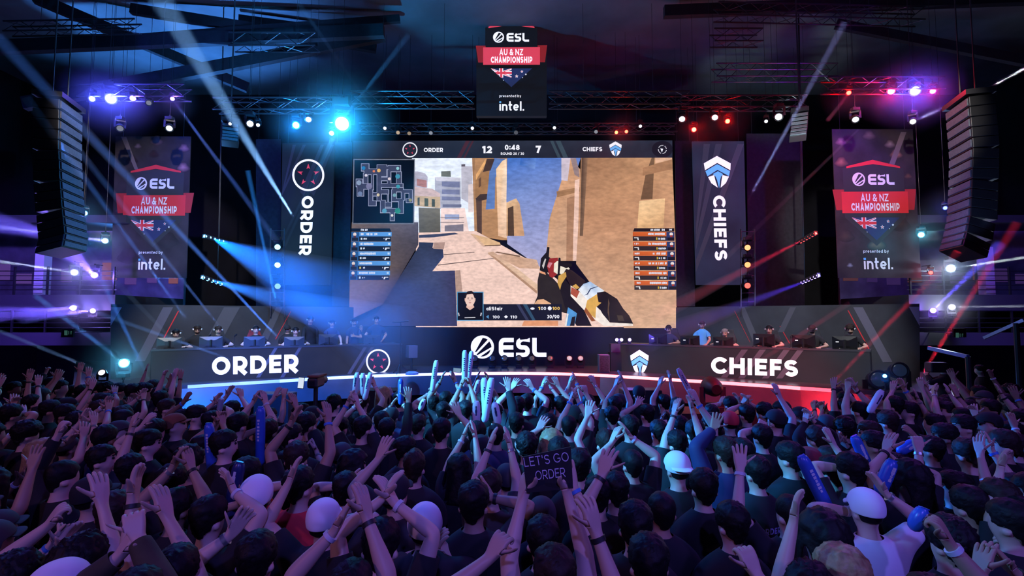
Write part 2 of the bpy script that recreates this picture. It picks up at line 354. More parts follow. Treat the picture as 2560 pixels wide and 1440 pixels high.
# ------------------------------------------------------------------ emblems and writing, given as a map from layout to photo pixels
def dart_ring(mb_w, mb_r, pl, cx, cy, rx, ry, lift, rim=.125):
    o = arc(cx, cy, rx, ry, 0, 360, 40); i = arc(cx, cy, rx * (1 - rim), ry * (1 - rim), 0, 360, 40)
    for k in range(40): pl.poly(mb_w, [o[k], o[k + 1], i[k + 1], i[k]], lift)
    for k in range(5):
        a = math.radians(-90 + 72 * k); ca, sa = math.cos(a), math.sin(a)
        f = lambda r, t: (cx + rx * (r * ca - t * sa), cy + ry * (r * sa + t * ca))
        pl.poly(mb_r, [f(.72, 0), f(.38, .11), f(.46, 0)], lift); pl.poly(mb_r, [f(.72, 0), f(.46, 0), f(.38, -.11)], lift)
SH_W = [[(0, 0), (-1, .23), (-.93, .44), (0, .215)], [(0, 0), (0, .215), (.96, .44), (1, .23)],
        [(-.72, .655), (-.27, .59), (-.2, .74), (-.03, .98), (-.5, .84)], [(.36, .59), (.83, .64), (.58, .84), (.18, .98), (.28, .74)]]
SH_B = [[(-.9, .47), (0, .255), (0, .43), (-.77, .63)], [(0, .255), (.93, .47), (.84, .62), (0, .43)],
        [(.03, .47), (-.36, .56), (-.16, .64), (-.06, .74), (.07, 1.0), (.17, .74), (.24, .64), (.41, .56)]]
def shield(mb_w, mb_b, pl, cx, top, hw, h, lift, shear=0.0):
    for polys, mb in ((SH_W, mb_w), (SH_B, mb_b)):
        for q in polys: pl.poly(mb, [(cx + hw * x + shear * y * h, top + h * y) for x, y in q][::-1], lift)
GLOBE = [[(0.02, -.78), (.25, -.75), (.47, -.65), (-.5, .41), (-.66, .46)], [(.6, -.49), (.75, -.22), (.79, 0), (-.45, .72), (-.51, .64)],
         [(.72, .2), (.6, .51), (.37, .71), (.09, .81), (-.18, .83)]]
def globe(mb_w, mb_d, pl, cx, cy, r, lift, ry=None):
    ry = ry or r; pl.poly(mb_w, arc(cx, cy, r, ry, 0, 360, 36)[:-1][::-1], lift)
    for q in GLOBE: pl.poly(mb_d, [(cx + r * x, cy + ry * y) for x, y in q], lift + .006)
def esl_letters(mb, pl, x0, x1, y0, y1, lift, sh=0.0):
    """block letters with rounded outer corners"""
    t = .115; T = []
    E = [(.78, 1 - t), (.3, 1 - t)] + arc(.3, .7, .3 - t, .3 - t, 90, 180, 5) + arc(.3, .3, .3 - t, .3 - t, 180, 270, 5) + [(.78, t)]
    T += [[E, 0], [[(.1, .5), (.76, .5)], 0]]
    S = [(.72, 1 - t), (.26, 1 - t)] + arc(.3, .695, .3 - t, .195, 90, 270, 8) + [(.42, .5)] + arc(.42, .305, .3 - t, .195, 90, -90, 8) + [(0, t)]
    T += [[S, .9]]
    Lq = [(t, 1), (t, .32)] + arc(.32, .32, .32 - t, .32 - t, 180, 270, 5) + [(.74, t)]
    T += [[Lq, 1.745]]
    W = 2.485
    for l, off in T:
        for q in ribbon(l, t):
            pl.poly(mb, [(x0 + (x1 - x0) * (a + off) / W + sh * (1 - c), y1 + (y0 - y1) * c) for a, c in q], lift)
# logo panel under the screen
b = MB(); q = [SP.px(880, 817), SP.px(1690, 817), SP.px(1690, 930), SP.px(880, 930)]
q[2].z = q[3].z = DZ; b.prism(q[::-1], (0, -1, 0), 0.3)
panel = b.build('logo_panel', mat('panel_black', (0.012, 0.011, 0.016), 0.5))
tag(panel, 'wide black panel below the giant screen with a white striped globe and letters', 'stage panel')
bw, bd = MB(), MB(); globe(bw, bd, SP, 1206, 867.5, 29, .006); part(bw, 'emblem_globe', LEDWHITE, panel); bw = MB(); esl_letters(bw, SP, 1247, 1366, 844.5, 892.5, .006)
part(bw, 'lettering', LEDWHITE, panel); part(bd, 'emblem_lines', mat('panel_ink', (0.008, 0.008, 0.012), 0.5), panel)
# ------------------------------------------------------------------ team desks
class Desk: pass
def desk(pa, pb, side, label):
    d = Desk(); A, B = G(*pa, DZ), G(*pb, DZ); A.z = B.z = DZ; d.A, d.B = A, B
    d.t = (B - A).normalized(); d.n = Vector((d.t.y, -d.t.x, 0)); d.len = (B - A).length; d.pl = Pl(A, d.n); H = 0.85
    r = thing('team_desk', (A + B) / 2, label, 'desk'); d.root = r
    up = Vector((0, 0, H)); b = MB(); b.prism([A, B, B + up, A + up], d.n, 0.04)
    part(b, 'front_panel', vmat('desk_front', 0.5, False, 1.2, .35, (1, 1, 1), .8), r)
    me = r.children[0].data; ca = me.color_attributes.new('Col', 'FLOAT_COLOR', 'POINT')
    for i in range(len(me.vertices)): ca.data[i].color = (*srgb(47, 48, 58), 1)
    b = MB(); w = 0.95; c = (A + B) / 2 - d.n * (w / 2 - .02) + Vector((0, 0, H + .02)); M = Matrix((d.t, -d.n, Vector((0, 0, 1)))).transposed()
    b.box(c, (d.len + .04, w, .04), M); part(b, 'table_top', mat('desk_top', (0.05, 0.05, 0.055), 0.35), r)
    for p in (A, B):
        b = MB(); b.box(p - d.n * .47 + Vector((0, 0, H / 2)), (.04, .84, H - .01), M); part(b, 'side_panel', BLACK, r)
    d.ztop = DZ + H + .04; d.M = M; return d
DL = desk((376, 961), (1003, 928), -1, 'long angled desk on the left with lit front, big white letters and ring emblem')
DR = desk((1549, 927.5), (2178, 966), 1, 'long angled desk on the right with lit front, big white letters and shield emblem')
RED_INK = mat('lit_red', (0.7, 0.05, 0.08), .5, em=.75, emc=(.9, .07, .12)); BLUE_INK = mat('lit_blue', (0.15, 0.5, 0.9), .5, em=.8, emc=(.14, .5, .95))
GREYSTR = mat('lit_grey_stripe', (.1, .1, .13), .5, em=.06, emc=(.8, .8, 1.0)); DIMSTR = mat('lit_dim_stripe', (.06, .06, .08), .5, em=.035, emc=(.8, .8, 1.0))
bw = MB(); put_text(bw, 'ORDER', ((530, 937.5), (746, 930), (530, 893)), .012, DL.pl, .12, .16); part(bw, 'lettering', LEDWHITE, DL.root)
bw, br = MB(), MB(); dart_ring(bw, br, DL.pl, 945, 904, 30, 31, .012); part(bw, 'emblem_ring', LEDWHITE, DL.root); part(br, 'emblem_arrows', RED_INK, DL.root)
for x in (862, 880, 700, 640): bs = MB(); DL.pl.poly(bs, [(x, 944), (x + 10, 943), (x + 55, 868), (x + 47, 868)], .006); part(bs, 'graphic_stripe', DIMSTR, DL.root)
bw = MB(); put_text(bw, 'CHIEFS', ((1778, 933.5), (1995, 942), (1778, 892)), .012, DR.pl, .12, .16); part(bw, 'lettering', LEDWHITE, DR.root)
bw, bb = MB(), MB(); shield(bw, bb, DR.pl, 1599, 874.5, 23, 63, .012); part(bw, 'emblem_shield', LEDWHITE, DR.root); part(bb, 'emblem_visor', BLUE_INK, DR.root)
for x in (1905, 1940, 1800, 1845): bs = MB(); DR.pl.poly(bs, [(x, 946), (x + 16, 946), (x + 70, 874), (x + 54, 874)], .006); part(bs, 'graphic_stripe', DIMSTR, DR.root)
# ------------------------------------------------------------------ printed walls behind the desks
def wing(d, off, pts_px, label):
    p0 = d.A - d.n * off; pl = Pl(p0, d.n); q = [pl.px(x, y) for x, y in pts_px]; z = max(p.z for p in q)
    q[0].z = q[1].z = z; q[2].z = q[3].z = DZ
    b = MB(); b.prism(q[::-1] if (q[1] - q[0]).cross(q[2] - q[1]).dot(d.n) < 0 else q, d.n, .08)
    o = b.build('printed_wall', mat('wing_print', (0.038, 0.040, 0.050), .8, noise=.35, nscale=.9, bump=.1)); tag(o, label, 'backdrop'); return o, pl
WL, plL = wing(DL, 2.0, ((277, 768), (884, 768), (884, 930), (277, 930)), 'grey printed wall behind the left desk with slanted stripes and white corner')
WR, plR = wing(DR, 2.0, ((1690, 768), (2299, 768), (2299, 930), (1690, 930)), 'grey printed wall behind the right desk with slanted stripes and pale corner')
LAV = mat('print_lavender', (.36, .34, .50), .7); LAV2 = mat('print_grey', (.11, .105, .15), .7); PRED = mat('print_red_glow', (.55, .02, .03), .6, emc=(1, .02, .03), em=.12); PDIM = mat('print_dim', (.085, .085, .105), .7)  # the red print is also given a faint glow
def stripes(wall, pl, items):
    for name, m, pts in items:
        b = MB(); pl.poly(b, pts, .012); part(b, name, m, wall)
stripes(WL, plL, [('corner_triangle', LAV, [(277.5, 768), (305, 768), (276.5, 815)]), ('graphic_stripe', LAV2, [(408, 768), (433, 768), (362, 903), (337, 903)]),
    ('red_stripe', PRED, [(445, 777), (448, 777), (398, 870), (395, 870)]), ('red_stripe', PRED, [(727, 777), (728, 777), (690, 848), (688, 848)]),
    ('graphic_stripe', PDIM, [(690, 768), (706, 768), (660, 870), (640, 870)]), ('graphic_stripe', PDIM, [(560, 768), (600, 768), (545, 868), (505, 868)])])
stripes(WR, plR, [('corner_triangle', LAV, [(2272, 767), (2297.5, 767), (2299, 815)]), ('graphic_stripe', LAV2, [(2133, 768), (2157, 768), (2231, 905), (2207, 905)]),
    ('red_stripe', PRED, [(2119, 776), (2121.5, 776), (2176, 876), (2173, 876)]), ('red_stripe', PRED, [(1836, 777), (1837, 777), (1876, 856), (1875, 856)]),
    ('red_stripe', PRED, [(1949, 815), (1951, 815), (1975, 858), (1973, 858)]), ('graphic_stripe', PDIM, [(1848, 768), (1862, 768), (1905, 868), (1888, 868)]), ('graphic_stripe', PDIM, [(1990, 768), (1975, 768), (1945, 830), (1960, 830)])])
# ------------------------------------------------------------------ banners
def clip_tri(poly, tri):
    for i in range(3):
        (ax, ay), (bx, by) = tri[i], tri[(i + 1) % 3]; out = []
        ins = lambda p: (bx - ax) * (p[1] - ay) - (by - ay) * (p[0] - ax)
        for j in range(len(poly)):
            p, q = poly[j], poly[(j + 1) % len(poly)]; a, c = ins(p), ins(q)
            if a >= 0: out.append(p)
            if a * c < 0: t = a / (a - c); out.append((p[0] + t * (q[0] - p[0]), p[1] + t * (q[1] - p[1])))
        poly = out
        if not poly: return []
    return poly
def champ_art(root, pl, f, mode, k):
    """the championship artwork; f maps the layout to photo pixels; mode 'lit' for the display, 'cloth' for the printed banners"""
    E = mode == 'lit'
    def m(nm, c, e): return mat(mode + nm, c, .75, em=e if E else 0)
    WHT, REDC, RED2 = m('_white', (.85, .82, .84), .95), m('_red', (.72, .035, .045), .8), m('_darkred', (.42, .025, .03), .55)
    DK, GR, NAVY = m('_dark', (.012, .012, .016), .5), m('_grey', (.03, .03, .035), .6), m('_navy', (.02, .03, .10), .9)
    def put(name, mt, polys, l):
        b = MB()
        for q in polys: pl.poly(b, [f(x, y) for x, y in q], l)
        return part(b, name, mt, root)
    put('shield_body', DK if E else GR, [[(1090, 340), (1460, 340), (1460, 200), (1275, 180), (1090, 200)][::-1], [(1090, 460), (1090, 487), (1275, 653), (1460, 487), (1460, 460)]], .004)
    put('roof_stripe', REDC, [[(1113, 190), (1113, 201), (1275, 177), (1275, 152)], [(1275, 152), (1275, 177), (1440, 200), (1438, 190)]], .008)
    for q in ([(1022, 325), (1040, 445), (1092, 445), (1092, 325)], [(1462, 323), (1462, 443), (1514, 443), (1530, 322)]): put('ribbon_tail', RED2, [q], .006)
    put('ribbon', REDC, [[(1075, 338), (1075, 462), (1478, 461), (1478, 336)]], .010)
    b, bd = MB(), MB(); tmp = type('T', (), {})(); tmp.poly = lambda mb, pts, l, *a: pl.poly(mb, [f(x, y) for x, y in pts], l)
    globe(b, bd, tmp, 1184, 266, 39, .010); part(b, 'emblem_globe', WHT, root); part(bd, 'emblem_lines', DK if E else GR, root); b = MB(); esl_letters(b, tmp, 1241, 1401, 236, 297, .010); part(b, 'lettering', WHT, root)
    for s_, fit, l, t, g in (('AU & NZ', ((1190, 394), (1358, 394), (1190, 350)), .016, .09, .16), ('CHAMPIONSHIP', ((1130, 448), (1424, 448), (1130, 404)), .016, .12, .2), ('presented by', ((1190, 692), (1345, 692), (1190, 674)), .010, .07, .16), ('intel.', ((1190, 788), (1366, 788), (1190, 722)), .010, .085, .12)):
        b = MB(); put_text(b, s_, fit, l, tmp, t, g); part(b, 'lettering', WHT, root)
    put('blue_square', m('_blue', (.1, .45, .9), .9), [[(1190, 722), (1190, 734), (1203, 734), (1203, 722)]], .016)
    tri = [(1128, 487), (1423, 487), (1275, 620)]; put('flag', NAVY, [tri[::-1]], .010)
    def band_(p, q, h): 
        dx, dy = q[0] - p[0], q[1] - p[1]; l = math.hypot(dx, dy); ox, oy = -dy / l * h, dx / l * h
        return [(p[0] + ox, p[1] + oy), (p[0] - ox, p[1] - oy), (q[0] - ox, q[1] - oy), (q[0] + ox, q[1] + oy)]
    C0, box = (1203, 520), (1128, 487, 1278, 553)
    wq, rq = [], []
    for cx, cy in ((1128, 487), (1278, 487), (1128, 553), (1278, 553)):
        wq.append(band_(C0, (cx, cy), 9)); rq.append(band_(C0, (cx, cy), 3))
    wq += [[(1128, 507), (1128, 533), (1278, 533), (1278, 507)], [(1189, 487), (1189, 553), (1217, 553), (1217, 487)]]
    rq += [[(1128, 512), (1128, 528), (1278, 528), (1278, 512)], [(1195, 487), (1195, 553), (1211, 553), (1211, 487)]]
    def clipbox(q):
        x0, y0, x1, y1 = box; q = [(min(max(x, x0), x1), min(max(y, y0), y1)) for x, y in q]; return clip_tri(q if sum(q[i][0] * q[(i + 1) % 4][1] - q[(i + 1) % 4][0] * q[i][1] for i in range(4)) > 0 else q[::-1], tri)
    st = lambda cx, cy, r: [(cx + (r if i % 2 == 0 else r * .42) * math.sin(PI * i / 5), cy - (r if i % 2 == 0 else r * .42) * math.cos(PI * i / 5)) for i in range(10)][::-1]
    stars = [st(1350, 510, 11), st(1313, 543, 13), st(1378, 530, 8), st(1355, 553, 4), st(1219, 572, 4)]
    put('flag_white', WHT, [q[::-1] for q in map(clipbox, wq) if len(q) > 2] + stars, .014); put('flag_red', REDC, [q[::-1] for q in map(clipbox, rq) if len(q) > 2] + [st(1350, 510, 6), st(1313, 543, 7)], .018)
def cables(root, pts):
    for p in pts: b = MB(); b.tube([p, Vector((p.x, p.y, 13.0))], .006, 5); part(b, 'suspension_cable', STEEL, root)
def cloth(pl, pts, m, label, cat='banner', th=.03, name='hanging_banner'):
    q = [pl.px(x, y) for x, y in pts]; b = MB(); b.prism(q, pl.n, th); o = b.build(name, m); tag(o, label, cat)
    if name != 'hanging_display': cables(o, [q[0].lerp(q[3], .1) + Vector((0, th / 2, -.02)), q[0].lerp(q[3], .9) + Vector((0, th / 2, -.02))])
    return o
TB = Pl((0, 17.5, 0), (0, -1, 0))
o = cloth(TB, [(1191, 117), (1191, 290), (1367, 290), (1367, 117)], mat('display_black', (.012, .012, .015), .5, em=.5, emc=(.012, .013, .018)), 'black display hanging above the screen with red roof, ribbon and flag shield', 'hanging display', name='hanging_display', th=.2)
champ_art(o, TB, lambda x, y: (830 + x / 2.844, y / 2.844), 'lit', 1)
for x in (1215, 1342): b = MB(); b.tube([P(x, 118, 17.55), Vector((P(x, 60, 17.55).x, 17.55, 13.0))], .012, 6); part(b, 'suspension_cable', STEEL, o)
def bokeh(root, pl, spots, base):
    for x, y, r, c in spots:
        b = MB()
        ring = [(x + r * (1 + .25 * math.sin(3 * a)) * math.cos(a), y + r * .8 * math.sin(a)) for a in [2 * PI * k / 18 for k in range(18)]]
        vs = [pl.px(x, y, .003)] + [pl.px(u, v, .003) for u, v in ring]
        b.add(vs, [(0, 1 + (k + 1) % 18, 1 + k) for k in range(18)], [srgb(*c)] + [base] * 18)
        part(b, 'printed_glow', vmat('banner_print', 0, True, 3, .35), root)
BASE = srgb(46, 38, 44); BANNER = mat('banner_cloth', BASE, .8, noise=.55, nscale=1.4)
LB = Pl((0, 17.0, 0), (0, -1, 0))
o = cloth(LB, [(289, 341), (277, 695), (466, 695), (477, 341)], BANNER, 'dark banner hanging left of the stage with red ribbon, flag shield and printed lights')
bokeh(o, LB, [(392, 352, 16, (110, 85, 105)), (460, 370, 14, (150, 110, 125)), (458, 418, 16, (165, 120, 130)), (345, 365, 9, (120, 100, 120)), (300, 525, 12, (90, 70, 85)), (330, 400, 14, (70, 50, 62)), (385, 385, 12, (60, 40, 45)), (420, 600, 25, (60, 48, 56)), (320, 640, 25, (52, 42, 50))], BASE)
b = MB(); LB.poly(b, [(303, 342), (337, 424), (346, 424), (316, 342)], .004); part(b, 'printed_beam', mat('print_beam', (.16, .12, .14), .8), o)
champ_art(o, LB, lambda x, y: (386.3 + (x - 1276.5) * .385 - (y - 399) * .412 * .045, 488.3 + (y - 337) * .412), 'cloth', .4)
RB = Pl((0, 16.4, 0), (0, -1, 0))
o = cloth(RB, [(2080, 323), (2096, 695), (2303, 695), (2282, 323)], BANNER, 'dark banner hanging right of the stage with red ribbon, flag shield and printed lights')
bokeh(o, RB, [(2102, 354, 14, (140, 115, 115)), (2103, 405, 17, (170, 120, 95)), (2172, 338, 16, (110, 95, 90)), (2225, 360, 14, (130, 115, 110)), (2240, 385, 16, (150, 110, 95)), (2270, 440, 10, (110, 85, 70)), (2120, 450, 12, (80, 62, 52)), (2192, 610, 22, (110, 85, 65)), (2125, 663, 8, (130, 140, 160)), (2250, 560, 24, (62, 50, 46)), (2115, 590, 20, (70, 56, 52))], BASE)
b = MB(); RB.poly(b, [(2252, 330), (2222, 412), (2236, 412), (2266, 330)], .004); part(b, 'printed_beam', mat('print_beam', (.16, .12, .14), .8), o)
champ_art(o, RB, lambda x, y: (2187 + (x - 1276.5) * .411 + (y - 399) * .43 * .05, 479.2 + (y - 337) * .43), 'cloth', .4)
# the two tall team panels beside the screen
TP = Pl((0, 18.6, 0), (0, -1, 0))
TEAM = vmat('team_panel', 1.0, False, .9, .35, (1, 1, 1))
def team_panel(pts, c, label):
    q = [TP.px(x, y) for x, y in pts]; b = MB(); b.col = srgb(*c); b.prism(q, TP.n, .08); o = tag(b.build('team_display', TEAM), label, 'hanging display'); cables(o, [q[0].lerp(q[3], k) + Vector((0, .04, -.02)) for k in (.1, .9)]); return o
o = team_panel([(706, 358), (700, 712), (826, 712), (836, 358)], (20, 32, 42), 'tall dark panel left of the screen with ring emblem and white letters running down')
bw, br = MB(), MB(); dart_ring(bw, br, TP, 771, 438, 40, 40, .01); part(bw, 'emblem_ring', LEDWHITE, o); bw = MB()
put_text(bw, 'ORDER', ((755, 490), (748, 638), (785, 490)), .01, TP, .12, .16)
part(br, 'emblem_arrows', RED_INK, o); part(bw, 'lettering', LEDWHITE, o)
for x in (720, 745, 790, 815): bs = MB(); TP.poly(bs, [(x - 40 if x > 760 else 705, 480), (x - 30 if x > 760 else 705, 490), (x + 20, 362), (x + 12, 362)], .004); part(bs, 'graphic_stripe', mat('tp_str', (.01, .02, .03), .5, em=.03, emc=(.5, .7, 1)), o)
o = team_panel([(1731, 353), (1741, 712), (1868, 712), (1860, 353)], (38, 42, 66), 'tall blue grey panel right of the screen with shield emblem and white letters running down')
bw, bb = MB(), MB(); shield(bw, bb, TP, 1792, 390, 33.5, 81, .01, .04); part(bw, 'emblem_shield', LEDWHITE, o); bw = MB()
put_text(bw, 'CHIEFS', ((1782, 489), (1787, 651), (1813, 489)), .01, TP, .12, .16)
part(bb, 'emblem_visor', BLUE_INK, o); part(bw, 'lettering', LEDWHITE, o)
for x in (1745, 1775, 1830): bs = MB(); TP.poly(bs, [(1740, 620 + (x - 1800)), (1740, 650 + (x - 1800)), (x + 30, 360), (x + 14, 360)], .004); part(bs, 'graphic_stripe', mat('tp_str2', (.03, .035, .06), .5, em=.05, emc=(.6, .65, 1)), o)
# black masking flats beside the team panels
MASK = mat('masking_cloth', (.035, .033, .042), .9, noise=.2)
for pts, lb in (([(640, 348), (640, 766), (702, 766), (702, 348)], 'dark masking flat left of the ring emblem panel'), ([(1866, 334), (1872, 766), (2012, 766), (2006, 334)], 'dark masking flat right of the shield emblem panel'),
                ([(838, 356), (830, 766), (872, 766), (880, 356)], 'narrow dark flat between ring emblem panel and giant screen'), ([(1688, 352), (1692, 766), (1738, 766), (1728, 352)], 'narrow dark flat between giant screen and shield emblem panel')):
    cloth(Pl((0, 18.9, 0), (0, -1, 0)), pts, MASK, lb, 'masking flat', .05, 'masking_flat')
# ------------------------------------------------------------------ the picture on the giant screen
q = [SP.px(*p) for p in ((884, 352), (872.5, 816), (1691.5, 816), (1680, 352))]; b = MB(); b.prism([p + Vector((0, .02, 0)) for p in q], (0, -1, 0), .25)
screen = b.build('giant_screen', BLACK); tag(screen, 'giant lit screen above the stage showing a video game street with a rifle', 'screen')
def spart(name, layers, l0, em=1.0, ns=2.2, na=.18, st=(1, 1, 1), n2=0.0):
    b = MB()
    for i, (c, pts) in enumerate(layers):
        l = l0 + i * .0005
        tan = lambda q: (q[0], q[1] * .985, min(255, q[2] * 1.03)) if name.startswith(('street', 'ground')) and q[0] > q[2] + 20 else q
        c = tuple(tan(q) for q in c) if isinstance(c[0], tuple) else tan(c)
        if isinstance(c[0], tuple): SP.poly(b, pts, l, None, [srgb(*c[k % len(c)]) for k in range(len(pts))], 0)
        else: SP.poly(b, pts, l, srgb(*c), None, 0)
    return part(b, name, vmat('scr_%s_%s' % (name, ns), em, False, ns, na, st, .5, n2), screen)
R = lambda x0, y0, x1, y1: [(x0, y0), (x0, y1), (x1, y1), (x1, y0)]
Z5 = lambda pts: [(860 + x / 5.76, 340 + y / 5.76) for x, y in pts]
Z6 = lambda pts: [(1280 + x / 5.76, 340 + y / 5.76) for x, y in pts]
Z7 = lambda pts: [(860 + x / 5.334, 560 + y / 5.334) for x, y in pts]
Z8 = lambda pts: [(1280 + x / 5.334, 560 + y / 5.334) for x, y in pts]
town = [((228, 236, 250), R(1030, 394, 1190, 600)),
    ((176, 172, 190), Z5([(1000, 510), (1000, 760), (1200, 745), (1205, 590), (1170, 540), (1060, 510)])), ((165, 118, 112), Z5([(1050, 615), (1050, 715), (1190, 745), (1190, 640)])),
    ((165, 166, 184), Z5([(1310, 590), (1310, 1050), (1680, 1050), (1680, 600)])), ((198, 196, 210), Z5([(1310, 590), (1330, 645), (1680, 650), (1680, 600)])), ((104, 108, 100), Z5([(1400, 510), (1400, 585), (1540, 590), (1535, 505)])),
    ((118, 122, 156), Z5([(1410, 655), (1410, 725), (1665, 745), (1665, 660)])), ((118, 122, 156), Z5([(1410, 770), (1410, 835), (1665, 845), (1665, 775)])), ((118, 122, 156), Z5([(1410, 870), (1410, 925), (1680, 930), (1680, 880)])), ((110, 112, 140), Z5([(1420, 985), (1420, 1025), (1690, 1025), (1690, 985)])),
    ((188, 184, 198), Z5([(1690, 430), (1690, 900), (1850, 1000), (1850, 440)])), ((96, 86, 96), Z5([(1690, 410), (1690, 440), (1745, 440), (1745, 405)])), ((222, 205, 205), Z5([(1790, 700), (1790, 1100), (1860, 1100), (1860, 690)])),
    ((236, 212, 196), Z5([(1395, 1040), (1395, 1380), (1800, 1380), (1740, 1040)])), ((146, 156, 190), Z5([(1450, 1130), (1450, 1200), (1660, 1200), (1660, 1130)])), ((124, 116, 128), Z5([(1450, 1290), (1450, 1375), (1720, 1375), (1720, 1270)])), ((120, 105, 110), Z5([(1390, 1168), (1390, 1176), (1730, 1182), (1730, 1174)])), ((120, 105, 110), Z5([(1390, 1238), (1390, 1246), (1730, 1250), (1730, 1242)])),
    ((200, 178, 170), Z5([(1000, 720), (1000, 1000), (1390, 1030), (1385, 830), (1270, 760), (1060, 740)])), ((190, 168, 130), Z5([(1020, 860), (1020, 1010), (1385, 1040), (1385, 880)])), ((70, 76, 62), Z5([(1060, 890), (1060, 1000), (1090, 1000), (1090, 885)])), ((76, 84, 66), Z5([(1160, 895), (1160, 1010), (1215, 1015), (1215, 900)])), ((70, 76, 62), Z5([(1265, 910), (1265, 1020), (1310, 1020), (1310, 915)])),
    (((112, 106, 92), (84, 80, 70), (92, 86, 72), (116, 110, 96)), Z5([(1075, 1030), (1085, 1440), (1390, 1400), (1385, 1045)])),
    ((176, 132, 88), Z5([(1845, 320), (1860, 760), (1880, 1440), (2280, 1500), (2420, 1500), (2480, 320)])), ((150, 112, 74), Z5([(1845, 320), (1870, 600), (1890, 320)])), ((84, 62, 50), Z5([(1900, 880), (1920, 1440), (1985, 1440), (1985, 900)])),
    ((160, 118, 74), Z5([(1890, 640), (1890, 900), (2100, 800), (2100, 440), (2040, 450)])), ((66, 50, 42), Z5([(1890, 910), (1950, 940), (2110, 900), (2100, 830), (1960, 840)])), ((104, 74, 50), Z5([(1940, 620), (1940, 750), (1975, 720), (1975, 590)])), ((222, 168, 104), Z5([(1900, 560), (1900, 640), (2040, 400), (2040, 330)])),
    ((92, 122, 182), Z5([(2100, 480), (2040, 1060), (2170, 1050), (2180, 600), (2340, 330), (2160, 320)])), ((70, 52, 44), Z5([(2060, 330), (2000, 520), (2110, 500), (2170, 330)])),
    (((240, 206, 160), (222, 180, 140), (232, 196, 158), (246, 222, 188)), Z5([(2190, 480), (2220, 1440), (2360, 1480), (2340, 330), (2280, 360)])),
    (((62, 108, 190), (120, 140, 196), (160, 160, 200), (168, 166, 204), (150, 156, 204), (96, 126, 196)), [(1268, 394), (1266, 500), (1268, 610), (1352, 670), (1400, 560), (1452, 394)]),
    (((48, 92, 176), (60, 108, 190), (110, 140, 200), (80, 120, 196)), Z6([(130, 310), (110, 420), (330, 480), (350, 310)])),
    (((214, 176, 132), (196, 150, 104), (208, 162, 120), (200, 160, 120)), Z6([(-80, 960), (-80, 1440), (180, 1440), (110, 980), (60, 900)])), ((82, 62, 46), Z6([(-60, 1040), (-60, 1440), (30, 1440), (20, 1010)])),
    (((196, 150, 112), (206, 158, 116), (190, 148, 104), (200, 160, 124), (208, 168, 132)), Z6([(720, 620), (600, 1000), (540, 1200), (480, 1800), (1020, 1800), (980, 480), (830, 320)])),
    ((204, 190, 204), Z6([(710, 320), (710, 640), (800, 650), (840, 320)])), ((150, 128, 130), Z6([(840, 320), (900, 560), (970, 600), (960, 480), (920, 320)])),
    ((158, 118, 82), Z6([(640, 800), (650, 885), (990, 800), (980, 740), (900, 750)])), ((232, 196, 172), Z6([(905, 640), (880, 1440), (880, 1800), (940, 1800), (970, 620)])), ((168, 126, 94), Z6([(790, 900), (780, 1800), (870, 1800), (900, 860)])),
    (((150, 112, 80), (186, 138, 100), (196, 156, 122), (206, 166, 130), (212, 172, 136), (196, 148, 110), (190, 146, 104)), [(1452, 394), (1447, 540), (1440, 660), (1560, 820), (1692, 820), (1688, 600), (1680, 394)]),
    (((74, 58, 48), (110, 86, 66), (120, 92, 70), (140, 108, 82)), Z6([(1005, 310), (975, 1440), (1020, 1440), (1090, 310)])),
    ((112, 86, 62), Z6([(1920, 560), (1850, 920), (2020, 910), (2050, 310), (2010, 310)])), ((164, 122, 86), Z6([(1880, 460), (1880, 575), (2310, 480), (2300, 340)])), ((214, 172, 136), Z6([(2060, 310), (2060, 400), (2300, 340), (2300, 310)])),
    (((236, 200, 146), (226, 180, 124), (206, 160, 110), (230, 190, 136)), Z6([(1830, 940), (1800, 1330), (2180, 1330), (2200, 900)]))]
spart('street_picture', town, .004, 1.12, 4, .2, (1, 1, 2.2), .22)
gnd = [((232, 200, 178), [(1040, 582), (1040, 818), (1560, 818), (1340, 660), (1190, 578)]),
    (((122, 104, 92), (120, 102, 90), (70, 58, 58), (66, 56, 60), (88, 80, 92), (110, 94, 90)), [(880, 556), (1046, 556), (1046, 612), (960, 760), (873, 800), (876, 640)][::-1]),
    (((46, 48, 70), (50, 52, 74), (40, 44, 70), (56, 54, 86), (60, 56, 90), (62, 72, 110), (50, 60, 100), (44, 46, 70)), Z7([(1000, 245), (1195, 250), (1180, 320), (1320, 340), (1330, 440), (1180, 630), (1480, 622), (1510, 1360), (60, 1360), (450, 1180), (1000, 300)][::-1])),
    ((60, 62, 86), Z7([(1000, 150), (1000, 185), (1200, 180), (1530, 135), (1480, 118)][::-1])), ((170, 140, 122), Z7([(1190, 330), (1330, 340), (1350, 245), (1200, 250)])), ((176, 146, 126), Z7([(1480, 622), (1500, 1080), (1600, 1080), (1550, 615)])),
    ((90, 74, 70), Z7([(1330, 405), (1330, 415), (1740, 380), (1740, 374)])), ((90, 74, 70), Z7([(1250, 545), (1250, 556), (2010, 462), (2010, 454)])),
    ((214, 176, 128), Z7([(1690, 130), (1850, 300), (2090, 290), (2080, 250), (1900, 180)][::-1])), ((104, 80, 58), Z7([(1850, 285), (1850, 300), (2090, 292), (2090, 276)])), ((208, 172, 140), Z7([(1690, 140), (1850, 300), (1880, 290), (1740, 150)])),
    (((222, 188, 150), (200, 164, 132), (214, 176, 140), (226, 196, 160)), Z8([(-320, 380), (-320, 400), (340, 920), (370, 830), (100, 620), (-250, 370)])), ((170, 134, 104), Z8([(-290, 420), (330, 930), (330, 890), (-240, 430)])), (((206, 170, 140), (196, 158, 126), (206, 168, 136)), Z8([(-240, 420), (100, 590), (370, 600), (330, 480), (110, 440), (-60, 395)])), ((120, 92, 70), Z8([(-230, 380), (100, 440), (110, 425), (-200, 370)]))]
